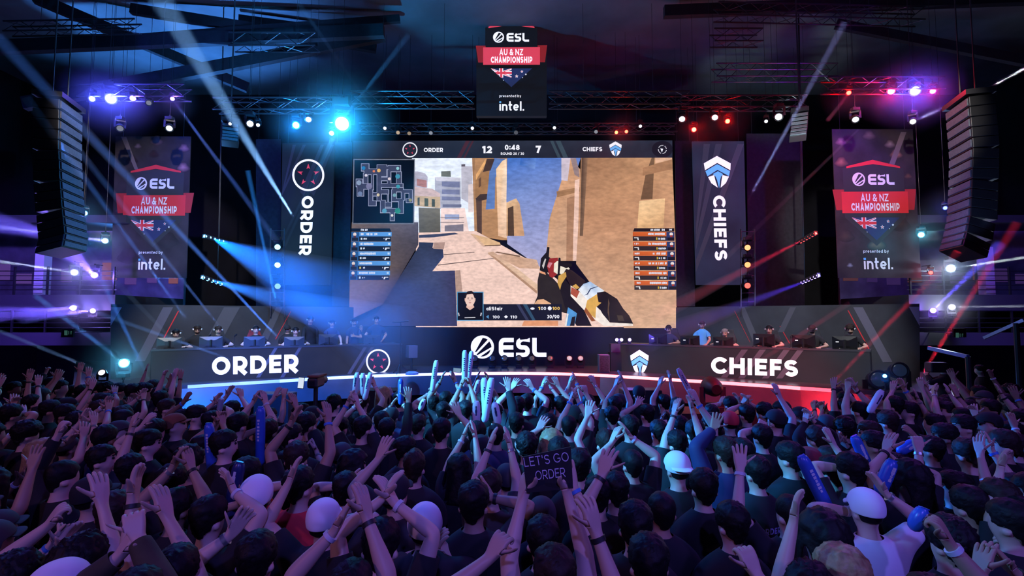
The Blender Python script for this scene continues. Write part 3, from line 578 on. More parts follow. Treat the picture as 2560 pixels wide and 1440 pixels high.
spart('ground_picture', gnd, .024, 1.12, 6, .2, (1, 1, 2), .14)
gun = [((44, 37, 34), Z8([(365, 640), (340, 760), (340, 960), (290, 1080), (760, 1200), (760, 960), (560, 740), (440, 625)])), ((232, 178, 138), Z8([(300, 1060), (290, 1340), (510, 1340), (520, 1060), (420, 1002), (340, 1010)])), ((222, 150, 110), Z8([(160, 1290), (130, 1358), (615, 1358), (615, 1290)])), ((230, 160, 120), Z8([(365, 650), (450, 680), (430, 610), (400, 610)])),
    ((28, 24, 24), Z8([(470, 305), (455, 380), (385, 460), (368, 620), (470, 660), (530, 470), (490, 440), (500, 312)])), ((196, 190, 188), Z8([(440, 460), (400, 560), (420, 600), (455, 470)])), ((150, 44, 42), Z8([(500, 460), (465, 560), (500, 700), (540, 720), (640, 640), (610, 450)])), ((206, 130, 140), Z8([(490, 510), (470, 570), (500, 590), (540, 520)])),
    ((236, 226, 208), Z8([(560, 530), (555, 640), (640, 690), (770, 600), (700, 515), (600, 495)])), ((26, 22, 22), Z8([(620, 450), (605, 690), (630, 690), (645, 560), (720, 590), (800, 565), (800, 530), (650, 505), (645, 452)])),
    ((30, 25, 26), Z8([(590, 690), (700, 1100), (860, 1358), (1060, 1358), (960, 1150), (780, 960), (780, 830), (640, 660)])), (((60, 44, 42), (40, 28, 28), (34, 24, 24), (50, 36, 34)), Z8([(690, 650), (780, 830), (900, 920), (980, 760), (800, 620), (720, 600)])),
    ((206, 158, 78), Z8([(620, 690), (605, 790), (640, 880), (660, 800), (725, 700), (715, 640)])), ((238, 226, 216), Z8([(780, 820), (780, 960), (960, 1150), (1100, 1270), (1220, 1358), (1612, 1358), (1605, 1328), (1300, 1316), (1205, 1180), (1000, 980)])), ((168, 80, 60), Z8([(790, 840), (780, 930), (860, 990), (900, 900)])),
    (((150, 180, 220), (240, 242, 246), (236, 236, 244), (206, 218, 238), (236, 240, 246)), Z8([(950, 800), (880, 880), (1000, 1010), (1140, 950), (1230, 892), (1040, 768)])), ((40, 50, 90), Z8([(960, 955), (1010, 940), (1050, 870), (1140, 838), (1140, 830), (1040, 860), (1000, 930)])),
    (((44, 30, 30), (26, 19, 20), (28, 20, 20), (30, 22, 22), (24, 18, 18), (50, 34, 32)), Z8([(1130, 915), (1150, 1100), (1205, 1200), (1300, 1312), (1612, 1330), (1560, 1220), (1480, 1130), (1400, 1000), (1240, 900)])), ((96, 74, 60), Z8([(1280, 990), (1280, 1010), (1290, 1300), (1300, 1300), (1272, 1180), (1300, 1060)])), ((70, 56, 46), Z8([(1395, 1215), (1415, 1290), (1495, 1295), (1470, 1220)])),
    ((216, 166, 84), Z8([(1130, 935), (1000, 1020), (980, 1110), (1060, 1220), (1110, 1260), (1120, 1110), (1190, 1050), (1150, 1040)])), ((206, 158, 80), Z8([(800, 830), (860, 870), (900, 850), (850, 800)])), ((150, 84, 46), Z8([(980, 1110), (960, 1160), (1060, 1300), (1110, 1290), (1060, 1220)])), ((82, 146, 206), Z8([(745, 1110), (700, 1358), (830, 1358), (865, 1190)])), ((230, 226, 222), Z8([(735, 1190), (700, 1358), (725, 1358), (752, 1200)])), ((34, 30, 34), Z8([(800, 1240), (770, 1358), (830, 1358), (845, 1230)]))]
spart('rifle_picture', gun, .032, 1.05, 5, .2)
SW = mat('screen_white', (.1, .1, .1), .5, em=1.0, emc=(.93, .92, 1.0))
# score bar, map, player lists, name plate
W_ = (245, 243, 255)
b1 = [(((38, 41, 54), (34, 38, 50), (40, 44, 60), (46, 52, 70)), [(884, 353), (883.5, 396.5), (1680.5, 395), (1680, 352)]), ((72, 36, 46), [(1165, 353), (1142, 396), (1152, 396), (1175, 353)]), ((72, 36, 46), [(1180, 353), (1158, 396), (1163, 396), (1185, 353)]), ((62, 78, 92), [(1375, 353), (1394, 395), (1402, 395), (1383, 353)]), ((62, 78, 92), [(1389, 353), (1408, 395), (1420, 395), (1401, 353)]), ((26, 27, 40), arc(1655, 374, 26, 21, 0, 360, 24)[:-1][::-1])]
spart('score_bar', b1, .036, .9, 2, .25)
bw, br, bb, bd = MB(), MB(), MB(), MB()
dart_ring(bw, br, SP, 1025.5, 375.5, 18.7, 18.7, .044, .14); shield(bw, bb, SP, 1538, 354.5, 15.5, 38, .044)
for s, x0, x1, y0, y1, t in (('ORDER', 1060, 1108, 381, 370.5, .11), ('12', 1206, 1230, 384, 366, .13), ('0:48', 1262, 1299, 376, 363, .12), ('ROUND 20 / 30', 1252, 1310, 388, 382, .1), ('7', 1339, 1352, 383, 365, .13), ('CHIEFS', 1456, 1505, 379, 368.5, .11)):
    bt = MB(); put_text(bt, s, ((x0, y0), (x1, y0), (x0, y1)), .044, SP, t, .15); part(bt, 'lettering', SW, screen)
for k, a in enumerate(arc(1655, 374.5, 10, 10, 0, 360, 22)[:-1]):
    if k % 6: SP.poly(bw, [(a[0] - .9, a[1] - .9), (a[0] - .9, a[1] + .9), (a[0] + .9, a[1] + .9), (a[0] + .9, a[1] - .9)], .044)
SP.poly(bw, [(1650, 372), (1654, 382), (1657, 373)], .044)
for s, x0, x1, y0, y1, t in (('aliStair', 1216, 1256, 776, 767, .1), ('+', 1326, 1336, 776, 766, .16), ('00', 1352, 1365, 775, 767, .1), ('30/90', 1367, 1398, 796, 787, .11), ('100', 1232, 1249, 796, 789, .1), ('110', 1276, 1293, 796, 789, .1)):
    bt = MB(); put_text(bt, s, ((x0, y0), (x1, y0), (x0, y1)), .052, SP, t, .15); part(bt, 'lettering', SW, screen)
SP.poly(bw, arc(1374, 771, 5, 5, 0, 360, 12)[:-1][::-1], .052); SP.poly(bw, [(1260, 792), (1265, 796), (1270, 792), (1265, 788)], .052)
by = MB(); put_text(by, '1', ((1345, 775), (1350, 775), (1345, 767)), .052, SP, .12); put_text(by, '100', ((1381, 775), (1399, 775), (1381, 767)), .052, SP, .11, .15)
b2 = [((28, 30, 46), R(1208, 760.5, 1404, 801)), ((58, 62, 92), [(1291, 761), (1315, 801), (1323, 801), (1299, 761)]), ((52, 84, 112), [(1307, 761), (1331, 801), (1339, 801), (1317, 761)]), ((96, 166, 214), R(1142.5, 729.5, 1209, 802)), ((18, 19, 30), R(1144.5, 731.5, 1207, 800)), ((90, 150, 200), [(1215, 792), (1222, 797), (1222, 787)])]
spart('name_plate', b2, .040, .9, 3, .12)
X = lambda pts: [(860 + x / 5.334, 560 + y / 5.334) for x, y in pts]
pt = [((14, 13, 18), X([(1515, 1280), (1855, 1280), (1850, 1180), (1830, 1150), (1745, 1105), (1620, 1105), (1540, 1150), (1518, 1180)])[::-1]), ((232, 188, 172), X([(1640, 1080), (1630, 1110), (1680, 1150), (1740, 1110), (1725, 1080)])), ((240, 204, 190), X(arc(1682, 1010, 66, 88, 0, 360, 20)[:-1][::-1])), ((228, 186, 172), X([(1610, 990), (1612, 1030), (1630, 1040), (1625, 990)])), ((228, 186, 172), X([(1740, 990), (1738, 1040), (1752, 1030), (1755, 990)])),
    ((36, 26, 28), X([(1612, 985), (1625, 990), (1640, 940), (1720, 930), (1742, 990), (1752, 980), (1742, 920), (1700, 892), (1650, 900), (1618, 930)])), ((60, 42, 42), X([(1645, 985), (1645, 992), (1668, 990), (1668, 982)])), ((60, 42, 42), X([(1698, 982), (1698, 990), (1722, 992), (1722, 985)])), ((40, 34, 40), X(arc(1657, 1001, 6, 5, 0, 360, 8)[:-1][::-1])), ((40, 34, 40), X(arc(1708, 1001, 6, 5, 0, 360, 8)[:-1][::-1])), ((214, 168, 156), X([(1680, 1000), (1670, 1030), (1692, 1030)])), ((176, 104, 104), X([(1660, 1050), (1682, 1058), (1704, 1050), (1682, 1045)])), ((210, 208, 216), X([(1610, 1245), (1610, 1255), (1755, 1252), (1750, 1240)])), ((190, 188, 200), X([(1520, 1185), (1530, 1230), (1545, 1225), (1535, 1180)])), ((190, 188, 200), X([(1825, 1180), (1815, 1225), (1830, 1230), (1842, 1185)]))]
spart('portrait_picture', pt, .046, 1.0, 5, .04)
mp = [((120, 124, 138), [(884, 398), (882, 561), (1036, 561), (1038, 398)]), (((8, 22, 36), (10, 12, 22), (12, 13, 22), (6, 8, 14)), [(887, 401), (884, 558), (1033, 558), (1036, 401)])]
MR = [(255, 405, 365, 510), (295, 480, 560, 560), (480, 420, 620, 590), (640, 430, 820, 520), (540, 440, 720, 490), (630, 490, 680, 700), (760, 520, 830, 690), (285, 540, 350, 690), (180, 625, 275, 735), (195, 720, 290, 870), (260, 690, 420, 770), (480, 560, 545, 940), (360, 760, 420, 1010), (540, 600, 680, 650), (540, 690, 855, 745), (360, 940, 470, 1010), (700, 750, 860, 810), (690, 780, 760, 950), (540, 780, 650, 840), (630, 800, 645, 1010), (690, 910, 860, 950), (830, 780, 880, 930), (860, 780, 990, 830), (940, 800, 990, 960), (900, 910, 990, 965), (530, 930, 600, 1080), (790, 930, 860, 1120), (530, 1050, 860, 1110), (670, 1100, 730, 1225), (420, 820, 540, 870), (400, 540, 430, 780), (600, 960, 690, 1030)]
for x0, y0, x1, y1 in MR: mp.append(((176, 182, 214), Z5(R(x0 - 5, y0 - 5, x1 + 5, y1 + 5))))
for x0, y0, x1, y1 in MR: mp.append(((66, 72, 100), Z5(R(x0 + 3, y0 + 3, x1 - 3, y1 - 3))))
for x, y, r, c in ((290, 470, 28, (40, 130, 190)), (510, 505, 26, (250, 200, 120)), (437, 515, 18, (230, 130, 90)), (325, 575, 20, (230, 225, 240)), (225, 680, 35, (150, 170, 200)), (780, 475, 22, (150, 210, 220)), (660, 625, 22, (230, 214, 220)), (780, 590, 34, (70, 160, 190)), (785, 735, 28, (70, 170, 190)), (370, 730, 45, (130, 130, 165)), (240, 840, 35, (120, 140, 180)), (500, 855, 22, (230, 214, 180)), (780, 1085, 42, (50, 150, 130)), (590, 1085, 34, (90, 160, 190)), (960, 930, 24, (150, 150, 110)), (735, 860, 26, (120, 170, 180)), (700, 1150, 18, (240, 236, 230))):
    mp.append((c, Z5(arc(x, y, r, r, 0, 360, 12)[:-1][::-1])))
spart('map_picture', mp, .040, .85, 5, .2)
ls = []
def squiggle(x0, x1, y0, y1, dens=.75, rnd=random.Random(3)):
    x = x0
    while x < x1:
        wd = rnd.uniform(.9, 2.2)
        if rnd.random() < dens: ls.append(((228, 234, 250), R(x, y0 + rnd.uniform(0, 1), x + wd, y1 - rnd.uniform(0, 1))))
        x += wd + .5
ls.append(((16, 20, 36), [(879, 571.5), (879, 579.5), (979, 579.5), (975, 571.5)])); squiggle(903, 926, 572.5, 578)
for k in range(5):
    y = 580.5 + 24.3 * k; x = 879 - k * .8; ls += [(((84, 150, 220), (70, 130, 206), (90, 156, 226), (96, 160, 230)), R(x, y, x + 101, y + 11)), ((22, 26, 44), R(x, y + 11.2, x + 99, y + 23)), ((40, 90, 150), R(x, y, x + 20, y + 23)), ((232, 214, 210), arc(x + 9, y + 6, 4.2, 4.6, 0, 360, 10)[:-1][::-1]), ((90, 50, 60), R(x + 6, y + 9, x + 12, y + 14)), ((30, 30, 44), R(x + 2, y + 14, x + 17, y + 22))]
    squiggle(x + 24, x + 24 + (40, 33, 38, 31, 40)[k], y + 2.5, y + 8.5, .9); ls.append(((200, 225, 250), R(x + 93, y + 3, x + 98, y + 8))); ls.append((((220, 230, 240), (210, 190, 90))[k == 3], R(x + 24, y + 14.5, x + 28, y + 19.5))); squiggle(x + 31, x + 38, y + 14.5, y + 19.5)
    ls += [((235, 238, 250), R(x + 86, y + 15, x + 97, y + 17)), ((235, 238, 250), [(x + 86, y + 15), (x + 85, y + 21), (x + 88.5, y + 21), (x + 90, y + 16)]), ((200, 200, 220), R(x + 81, y + 15, x + 83, y + 18))]
spart('player_list', ls, .044, .95, 4, .05); ls = []
ls.append(((34, 28, 34), [(1585, 571), (1582, 579.5), (1685, 579.5), (1685, 571)])); squiggle(1624, 1660, 572.5, 578); squiggle(1672, 1679, 572.5, 577.5)
for k in range(6):
    y = 580.2 + 24.5 * k; x = 1581 + k * .5; ls += [(((214, 98, 46), (196, 84, 40), (226, 112, 58), (230, 112, 56)), R(x, y, x + 104, y + 11)), ((52, 42, 46), R(x, y + 11.2, x + 104, y + 22.5)), ((46, 60, 110), R(x + 84, y, x + 104, y + 22.5)), ((236, 224, 222), arc(x + 96, y + 6, 4.6, 4.4, 0, 360, 10)[:-1][::-1]), ((170, 60, 50), R(x + 93, y + 8.5, x + 99, y + 13)), ((26, 26, 40), R(x + 86, y + 14, x + 104, y + 22))]
    squiggle(x + (36, 36, 46, 37, 37, 36)[k], x + 80, y + 2.5, y + 8.5, .9)
    if k: squiggle(x + 3, x + 14, y + 3, y + 8)
    ls += [((235, 232, 236), R(x + 3, y + 14, x + 14, y + 16)), ((235, 232, 236), [(x + 11, y + 15), (x + 12, y + 21), (x + 15, y + 21), (x + 14, y + 15)]), ((214, 176, 60), R(x + 58, y + 14, x + 61, y + 20))]; squiggle(x + 63, x + 80, y + 14.5, y + 20)
spart('player_list', ls, .044, .95, 4, .05)
part(bw, 'emblems', SW, screen); part(br, 'emblem_arrows', RED_INK, screen); part(bb, 'emblem_visor', BLUE_INK, screen); part(by, 'yellow_figures', mat('screen_yellow', (.1, .1, .1), .5, em=.9, emc=(1.0, .62, .12)), screen)
# ------------------------------------------------------------------ haze: volumes cut to the beam cones, balls added round lamps for glow
HZ = {}
def haze(mb, dens, label):
    k = round(dens, 3)
    if k not in HZ:
        m = bpy.data.materials.new('haze_%g' % k); m.use_nodes = True; nt = m.node_tree; nt.nodes.clear(); vo = nt.nodes.new('ShaderNodeVolumeScatter'); vo.inputs['Density'].default_value = k; vo.inputs['Anisotropy'].default_value = 0.0
        ou = nt.nodes.new('ShaderNodeOutputMaterial'); nt.links.new(vo.outputs[0], ou.inputs['Volume']); HZ[k] = m
    return tag(mb.build('haze_patch', HZ[k]), label, 'haze', 'stage haze', 'stuff')
def glow_patch(c, R_, dens):  # haze ball added to spread a lamp's glow, thinning outwards
    k = (round(R_, 2), dens)
    if k not in HZ:
        m = bpy.data.materials.new('haze_glow'); m.use_nodes = True; nt = m.node_tree; nt.nodes.clear(); vo = nt.nodes.new('ShaderNodeVolumeScatter'); tc = nt.nodes.new('ShaderNodeTexCoord'); mp = nt.nodes.new('ShaderNodeMapping'); mp.inputs['Scale'].default_value = (1 / R_,) * 3
        g = nt.nodes.new('ShaderNodeTexGradient'); g.gradient_type = 'SPHERICAL'; pw = nt.nodes.new('ShaderNodeMath'); pw.operation = 'POWER'; pw.inputs[1].default_value = 1.6; ml = nt.nodes.new('ShaderNodeMath'); ml.operation = 'MULTIPLY'; ml.inputs[1].default_value = dens
        nt.links.new(tc.outputs['Object'], mp.inputs['Vector']); nt.links.new(mp.outputs['Vector'], g.inputs['Vector']); nt.links.new(g.outputs['Fac'], pw.inputs[0]); nt.links.new(pw.outputs[0], ml.inputs[0]); nt.links.new(ml.outputs[0], vo.inputs['Density'])
        ou = nt.nodes.new('ShaderNodeOutputMaterial'); nt.links.new(vo.outputs[0], ou.inputs['Volume']); HZ[k] = m
    b = MB(); b.sphere((0, 0, 0), R_, 20, 12); o = tag(b.build('haze_patch', HZ[k]), 'ball of haze added round a bright lamp for its glow', 'haze', 'stage haze', 'stuff'); o.location = c
def beam(s, d, ang, watts, col, k=1.0, lab='thin stage haze lit by a lamp beam'):
    s, d = Vector(s), Vector(d); L = (d - s).length; t = math.tan(math.radians(ang / 2)); r1 = t * L * 1.02; spot(s, d, ang, watts, col, .55, .03)
    b = MB(); b.lathe(s + (d - s) * .01, d - s, [(0, .03), (L * .5, .03 + r1 * .5), (L, r1 + .02)], 14); return haze(b, min(.6, max(.03, .028 * k / (r1 * .6 + .01))) * HAZE, lab)
# ------------------------------------------------------------------ trusses
def truss(a, c, s=.3, label='', bays=None):
    a, c = Vector(a), Vector(c); x, y, z = basis(c - a, (0, 0, 1)); L = (c - a).length; bays = bays or max(2, int(L / .45)); r = thing('lighting_truss', (a + c) / 2, label, 'truss')
    ch = MB(); co = [x * (i * s / 2) + y * (j * s / 2) for i, j in ((-1, -1), (1, -1), (1, 1), (-1, 1))]
    for o in co: ch.tube([a + o, c + o], .025, 6)
    part(ch, 'chords', STEEL, r); br = MB()
    for k in range(bays):
        for m in range(4):
            p, q = a + z * (L * k / bays), a + z * (L * (k + 1) / bays); br.tube([p + co[m], q + co[(m + 1) % 4]] if k % 2 else [q + co[m], p + co[(m + 1) % 4]], .011, 4)
    part(br, 'braces', STEEL, r); n = max(2, int(L / 2.5))
    for k in range(n):
        p = a + z * (L * (k + .5) / n); dr = MB(); dr.tube([p + Vector((0, 0, s / 2)), Vector((p.x, p.y, 13.0))], .006, 5); part(dr, 'suspension_cable', STEEL, r)
    return r
truss(P(880, 250, 16.2), P(1186, 250, 16.2), .4, 'silver truss running left from behind the hanging display'); truss(P(1372, 250, 16.2), P(1720, 250, 16.2), .4, 'silver truss running right from behind the hanging display')
truss(P(205, 232, 14.5), P(470, 232, 14.5), .35, 'truss above the left banner carrying violet lamps'); truss(P(540, 264, 15.2), P(875, 264, 15.2), .35, 'truss above the ring emblem panel carrying blue lamps')
truss(P(1700, 258, 15.6), P(2010, 258, 15.6), .35, 'truss above the shield emblem panel carrying white and red lamps'); truss(P(2060, 214, 14.3), P(2350, 214, 14.3), .35, 'truss above the right banner carrying pink and violet lamps')
truss(P(1785, 182, 17.5), P(2085, 182, 17.5), .45, 'dark truss high behind the right lamps'); truss(P(580, 106, 15.5), P(795, 106, 15.5), .4, 'truss high on the left below the roof girders'); truss(P(20, 72, 15.0), P(345, 66, 15.0), .3, 'long truss under the roof girders at upper left')
truss(P(1790, 30, 15.5), P(2300, 42, 15.5), .4, 'dark truss high under the roof at upper right'); truss(P(1780, 95, 16), P(1900, 95, 16), .4, 'short truss with bright edges below the upper right roof')
truss(P(900, 322, 18.2), P(1690, 322, 18.2), .3, 'long truss right above the giant screen')
# ------------------------------------------------------------------ stage lamps: wash cans and moving heads
LENS = {}
def lens(col, e):
    k = (tuple(round(c, 2) for c in col), e)
    if k not in LENS: LENS[k] = mat('lens_%d' % len(LENS), (.03, .03, .03), .2, em=e, emc=col)
    return LENS[k]
def aimM(d): return Vector(d).normalized()
def lamp(px, py, Y, aim, r, col, e, label, name='moving_head_lamp', glow=0, up=True, group=None, hold=None):
    """a moving head: base clamped to the rig (or standing), yoke arms, a round head and its lens"""
    c = P(px, py, Y) if not isinstance(px, Vector) else px; d = aimM(Vector(aim) - c); c = c - d * r * .3
    s = 1 if up else -1; t = thing(name, c, label, 'stage lamp', group); x = d.cross(Vector((0, 0, 1))); x = x.normalized() if x.length > .1 else Vector((1, 0, 0))
    b = MB(); b.lathe(c - d * r * 1.9, d, [(0, r * .55), (r * .5, r * .95), (r * 1.6, r * 1.08), (r * 1.95, r * 1.1), (r * 2.0, r * 1.0), (r * 1.88, r * .95)], 18); part(b, 'head', BLACK, t, True)
    b = MB(); b.lathe(c - d * r * .12, d, [(0, r * .94), (r * .1, r * .8), (r * .16, r * .4)], 18); part(b, 'lens', lens(col, e), t, True)
    if True:
        b = MB(); q = c - d * r * .7
        for k in (-1, 1): b.bar(q + x * k * r * 1.18, q + x * k * r * 1.18 + Vector((0, 0, s * r * 2.1)), r * .16, r * .6)
        b.bar(q - x * r * 1.25 + Vector((0, 0, s * r * 2.1)), q + x * r * 1.25 + Vector((0, 0, s * r * 2.1)), r * .3, r * .7); part(b, 'yoke', BLACK, t)
        b = MB(); b.box(q + Vector((0, 0, s * r * 2.65)), (r * 2.0, r * 1.5, r * .9)); b.box(q + Vector((0, 0, s * r * 3.3)), (r * .4, r * .4, r * .7)); part(b, 'base', BLACK, t, bevel=.01)
    if hold:
        q = c - d * r * .7 + Vector((0, 0, s * r * 3.4)); e_ = {'up': (q.x, q.y, 13.0), 'down': (q.x, q.y, 0), 'back': (q.x, 16.6, q.z)}[hold]; b = MB(); b.tube([q, e_], .005 if hold == 'up' else .014, 5); part(b, 'mounting_pipe', BLACK, t)
    if glow:
        point(c + d * (r * 1.2), glow * GLOW, tuple(v ** 3.2 for v in col), .05); glow_patch(c + d * r, .4 + r * 6, .16 * HAZE)
    return t
CAMP = Vector((0, 0, 2.8)); FR = lambda px, py, Y: P(px, py, Y)
N_ = 0.0
# bright lamps facing the hall:  px, py, depth, radius, colour, lens strength, glow watts, label
for px, py, Y, r, c, e, g, lb in ((230, 247, 14.3, .085, (.4, .45, 1), 14, 60, 'small violet lamp at the left end of the upper left truss'), (277, 247, 14.3, .15, (.42, .46, 1), 20, 360, 'big violet lamp, brightest on the upper left truss'),
        (332, 246, 14.3, .085, (.5, .4, 1), 12, 50, 'small violet lamp right of the big violet one, upper left truss'), (431, 247, 14.3, .06, (.6, .45, 1), 12, 30, 'small violet lamp at the right end of the upper left truss'),
        (740, 313, 15.2, .11, (.2, .65, 1), 16, 220, 'blue lamp left of the biggest blue lamp'), (855, 309, 14.6, .23, (.25, .75, 1), 24, 900, 'biggest blue lamp in the rig, left of the giant screen top'), (829, 333, 15.2, .075, (.5, .8, 1), 14, 60, 'small pale blue lamp just under the biggest blue lamp'),
        (2228, 228, 14.2, .10, (1, .25, .45), 14, 140, 'pink lamp on the upper right truss'), (2288, 227, 14.2, .14, (.42, .42, 1), 20, 360, 'big violet lamp, brightest on the upper right truss'), (2332, 228, 14.2, .08, (1, .2, .6), 12, 50, 'small pink lamp at the right end of the upper right truss'),
        (2122, 232, 14.2, .07, (1, .08, .05), 9, 40, 'small red lamp at the left end of the upper right truss'), (1735, 324, 15.6, .08, (1, .14, .08), 10, 60, 'red lamp hanging low above the shield emblem panel'), (1819, 303, 15.6, .08, (1, .12, .06), 10, 60, 'red lamp right of two white lamps above the shield panel'),
        (1541, 331, 17.8, .07, (1, .2, .08), 5, 12, 'left one of a red lamp pair above the screen'), (1566, 329, 17.8, .07, (1, .12, .06), 6, 14, 'right one of a red lamp pair above the screen')):
    lamp(px, py, Y, CAMP + Vector((0, 0, .3)), r, c, e, lb, 'wash_lamp', g, hold='up')
for px, py, Y, ax, ay, r, e, lb in ((625, 310, 15.0, 600, 420, .11, 5, 'white lamp left of the blue lamps, tilted down left'), (645, 313, 15.0, 640, 420, .06, 5, 'little bluish lamp beside the tilted white lamp'), (771, 300, 15.2, 760, 500, .1, 4, 'white lamp between two blue lamps'), (423, 322, 14.6, 380, 520, .1, 3, 'white lamp lighting the left banner from above'),
        (575, 310, 14.8, 560, 420, .05, 6, 'tiny bright blue lamp on the small left speaker column'), (1705, 299, 15.6, 1660, 520, .11, 2.5, 'white lamp at the left end of the truss above the shield panel'), (1787, 295, 15.6, 1740, 520, .11, 2.5, 'white lamp above the shield emblem panel beside a red one'), (1946, 293, 15.2, 1850, 420, .12, 5, 'white lamp with pink rim at the right end of the shield panel truss'),
        (1915, 304, 15.6, 1840, 520, .06, 3, 'small white lamp left of the pink rimmed lamp'), (2139, 300, 14.4, 2180, 520, .1, 3, 'white lamp lighting the right banner from above left'), (2282, 305, 14.4, 2240, 520, .09, 4, 'white lamp at the right above the right banner'), (962, 321, 18.0, 940, 420, .07, 2, 'small white lamp, first above the screen from the left'), (1181, 321, 18.0, 1200, 420, .07, 2, 'small white lamp above the screen, left of the hanging display'),
        (1386, 320, 18.0, 1360, 420, .07, 2, 'small white lamp above the screen, right of the hanging display'), (1601, 316, 18.0, 1620, 420, .07, 1.6, 'small white lamp above the right part of the screen'), (995, 332, 18.0, 1010, 420, .08, .5, 'unlit amber lamp, left of two above the screen'), (1023, 334, 18.0, 1030, 420, .08, .3, 'unlit amber lamp, right of two above the screen'), (1077, 333, 18.0, 1060, 420, .08, .3, 'unlit grey lamp above the screen left of the hanging display'),
        (1290, 332, 18.0, 1290, 420, .09, .1, 'unlit lamp under the hanging display'), (1490, 330, 18.0, 1480, 420, .08, .3, 'unlit lamp left of the red lamp pair'), (372, 258, 14.3, 390, 420, .08, .2, 'unlit lamp on the upper left truss beside the violet lamps'), (300, 322, 14.6, 300, 520, .1, .2, 'unlit lamp over the top left corner of the left banner')):
    lamp(px, py, Y, P(ax, ay, Y - 3), r, (1, .75, .5) if 'amber' in lb else (.85, .88, 1), e, lb, hold='up')  # lenses of the unlit lamps get a weak glow as well
# ------------------------------------------------------------------ light beams in the haze, each from a lamp
beams = [  # source px,py,Y  target px,py,Y  angle  watts  colour
    ((735, 545, 17.6), (330, -120, 10.5), 4.4, 42000, ICE), ((697, 617, 16.6), (870, 270, 15.4), 1.5, 9000, (.1, .45, 1)), ((692, 662, 16.6), (830, 350, 15.2), 1.1, 2200, (.2, .5, 1)),
    ((692, 766, 15.8), (620, 430, 14.4), 1.7, 16000, (.02, .25, 1)), ((700, 850, 15.5), (0, 100, 10.2), 1.7, 30000, (.07, .24, 1)), ((468, 800, 14.6), (70, 250, 11), 1.5, 11000, (.07, .24, 1)), ((560, 830, 14.8), (160, 330, 11), 1.3, 9000, (.1, .26, 1)),
    ((460, 880, 14.2), (150, 560, 11.5), 1.7, 10000, (.1, .2, 1)), ((310, 908, 12.6), (90, 740, 10.4), 1.8, 7000, (.1, .28, 1)), ((372, 950, 12.4), (250, 690, 11.2), 1.8, 6000, (.05, .25, 1)), ((253, 930, 11.5), (0, 828, 10), 1.5, 3000, (.25, .42, 1)), ((580, 900, 14.2), (210, 770, 11.5), 1.4, 5000, (.1, .28, 1)),
    ((431, 248, 14.2), (690, 600, 13.6), 1.6, 9000, (.1, .2, 1)), ((532, 597, 16.0), (1040, 838, 9.6), 13, 18000, (.005, .17, 1)), ((528, 700, 16.0), (1000, 838, 11), 8, 9500, (.01, .18, 1)), ((2016, 595, 16.0), (1640, 790, 12.5), 3.0, 6000, (1, .01, .06)), ((2022, 700, 16.0), (1620, 850, 13), 5.0, 4500, (.1, .04, 1)),
    ((1868, 505, 16.6), (2110, 60, 13.5), 2.2, 9000, (.3, .4, 1)), ((2122, 234, 14.2), (2070, 300, 14.0), 4, 900, (1, .02, .05)), ((2282, 305, 14.4), (2420, 240, 13.4), 2.4, 4000, (.7, .75, 1)), ((2480, 215, 12.6), (2640, 130, 12), 3.5, 8000, (.8, .85, 1)),
    ((2060, 980, 12.2), (2460, 560, 11.2), 2.2, 4500, (1, .02, .05)), ((2290, 960, 11.8), (2540, 560, 11), 2.6, 5000, (1, .02, .06)), ((1780, 980, 13.2), (2120, 760, 11), 1.2, 2400, (1, .02, .1)), ((2150, 320, 14.4), (1820, 640, 14), 1.1, 1800, (1, .01, .06)),
    ((2378, 671, 16.15), (2640, 632, 13), 1.6, 16000, (.75, .85, 1)), ((2303, 587, 15.5), (2400, 566, 15), 2.2, 3500, (.3, .8, 1)), ((2380, 768, 16.15), (2640, 764, 13), 1.3, 6000, (.8, .85, 1)), ((2333, 776, 16.15), (2500, 610, 14), 6, 8000, (.08, .06, 1)),
    ((263, 602, 15.5), (-60, 560, 13), 2.2, 16000, (.3, .3, 1)), ((186, 681, 16.15), (-60, 645, 13), 1.6, 14000, (.6, .7, 1)), ((236, 688, 16.15), (140, 600, 13), 12, 9000, (.22, .12, 1)), ((183, 770, 16.15), (-60, 790, 13.4), 12, 7000, (.14, .08, 1)), ((232, 777, 16.15), (60, 790, 13.4), 8, 4000, (.14, .08, 1)), ((205, 606, 13.6), (-80, 540, 11), 14, 7000, (.14, .1, 1)),
    ((855, 300, 14.6), (1020, 90, 12.8), 2.0, 1500, (.05, .3, 1)), ((962, 318, 18), (700, -60, 14), 1.2, 2500, (.2, .5, 1))]
for s, d, a, w_, c in beams: beam(P(*s), P(*d), a, w_ * BEAM * (1.6 if a < 3 else 1), c, 2.6 if a in (13, 8) else 1.0)
# ------------------------------------------------------------------ beam lamps standing and hanging round the stage
def tower(px, ys, Y, label, cols, aims):
    t = thing('lamp_ladder', P(px, ys[-1] + 60, Y), label, 'lamp ladder'); b = MB(); a, c = P(px, ys[0] - 46, Y + .25), P(px, ys[-1] + 52, Y + .25)
    for k in (-.22, .22): b.tube([a + Vector((k, 0, 0)), c + Vector((k, 0, -.3))], .02, 6)
    for y in range(int(ys[0]) - 40, int(ys[-1]) + 50, 22): q = P(px, y, Y + .25); b.tube([q + Vector((-.22, 0, 0)), q + Vector((.22, 0, 0))], .014, 6)
    part(b, 'frame', STEEL, t)
    for y, c_, am, n in zip(ys, cols, aims, ('top', 'middle', 'bottom')): lamp(px, y, Y, P(*am), .11, c_[0], c_[1], '%s lamp on the ladder %s' % (n, 'left of the ring emblem panel' if px < 1280 else 'right of the shield emblem panel'))
tower(694, (617, 662, 716), 16.4, 'narrow ladder of three lamps at the left edge of the ring emblem panel', (((.3, .75, 1), 3), ((.4, .75, 1), 3), ((.3, .6, 1), 1.2)), ((720, 560, 14), (715, 600, 14), (690, 760, 13)))
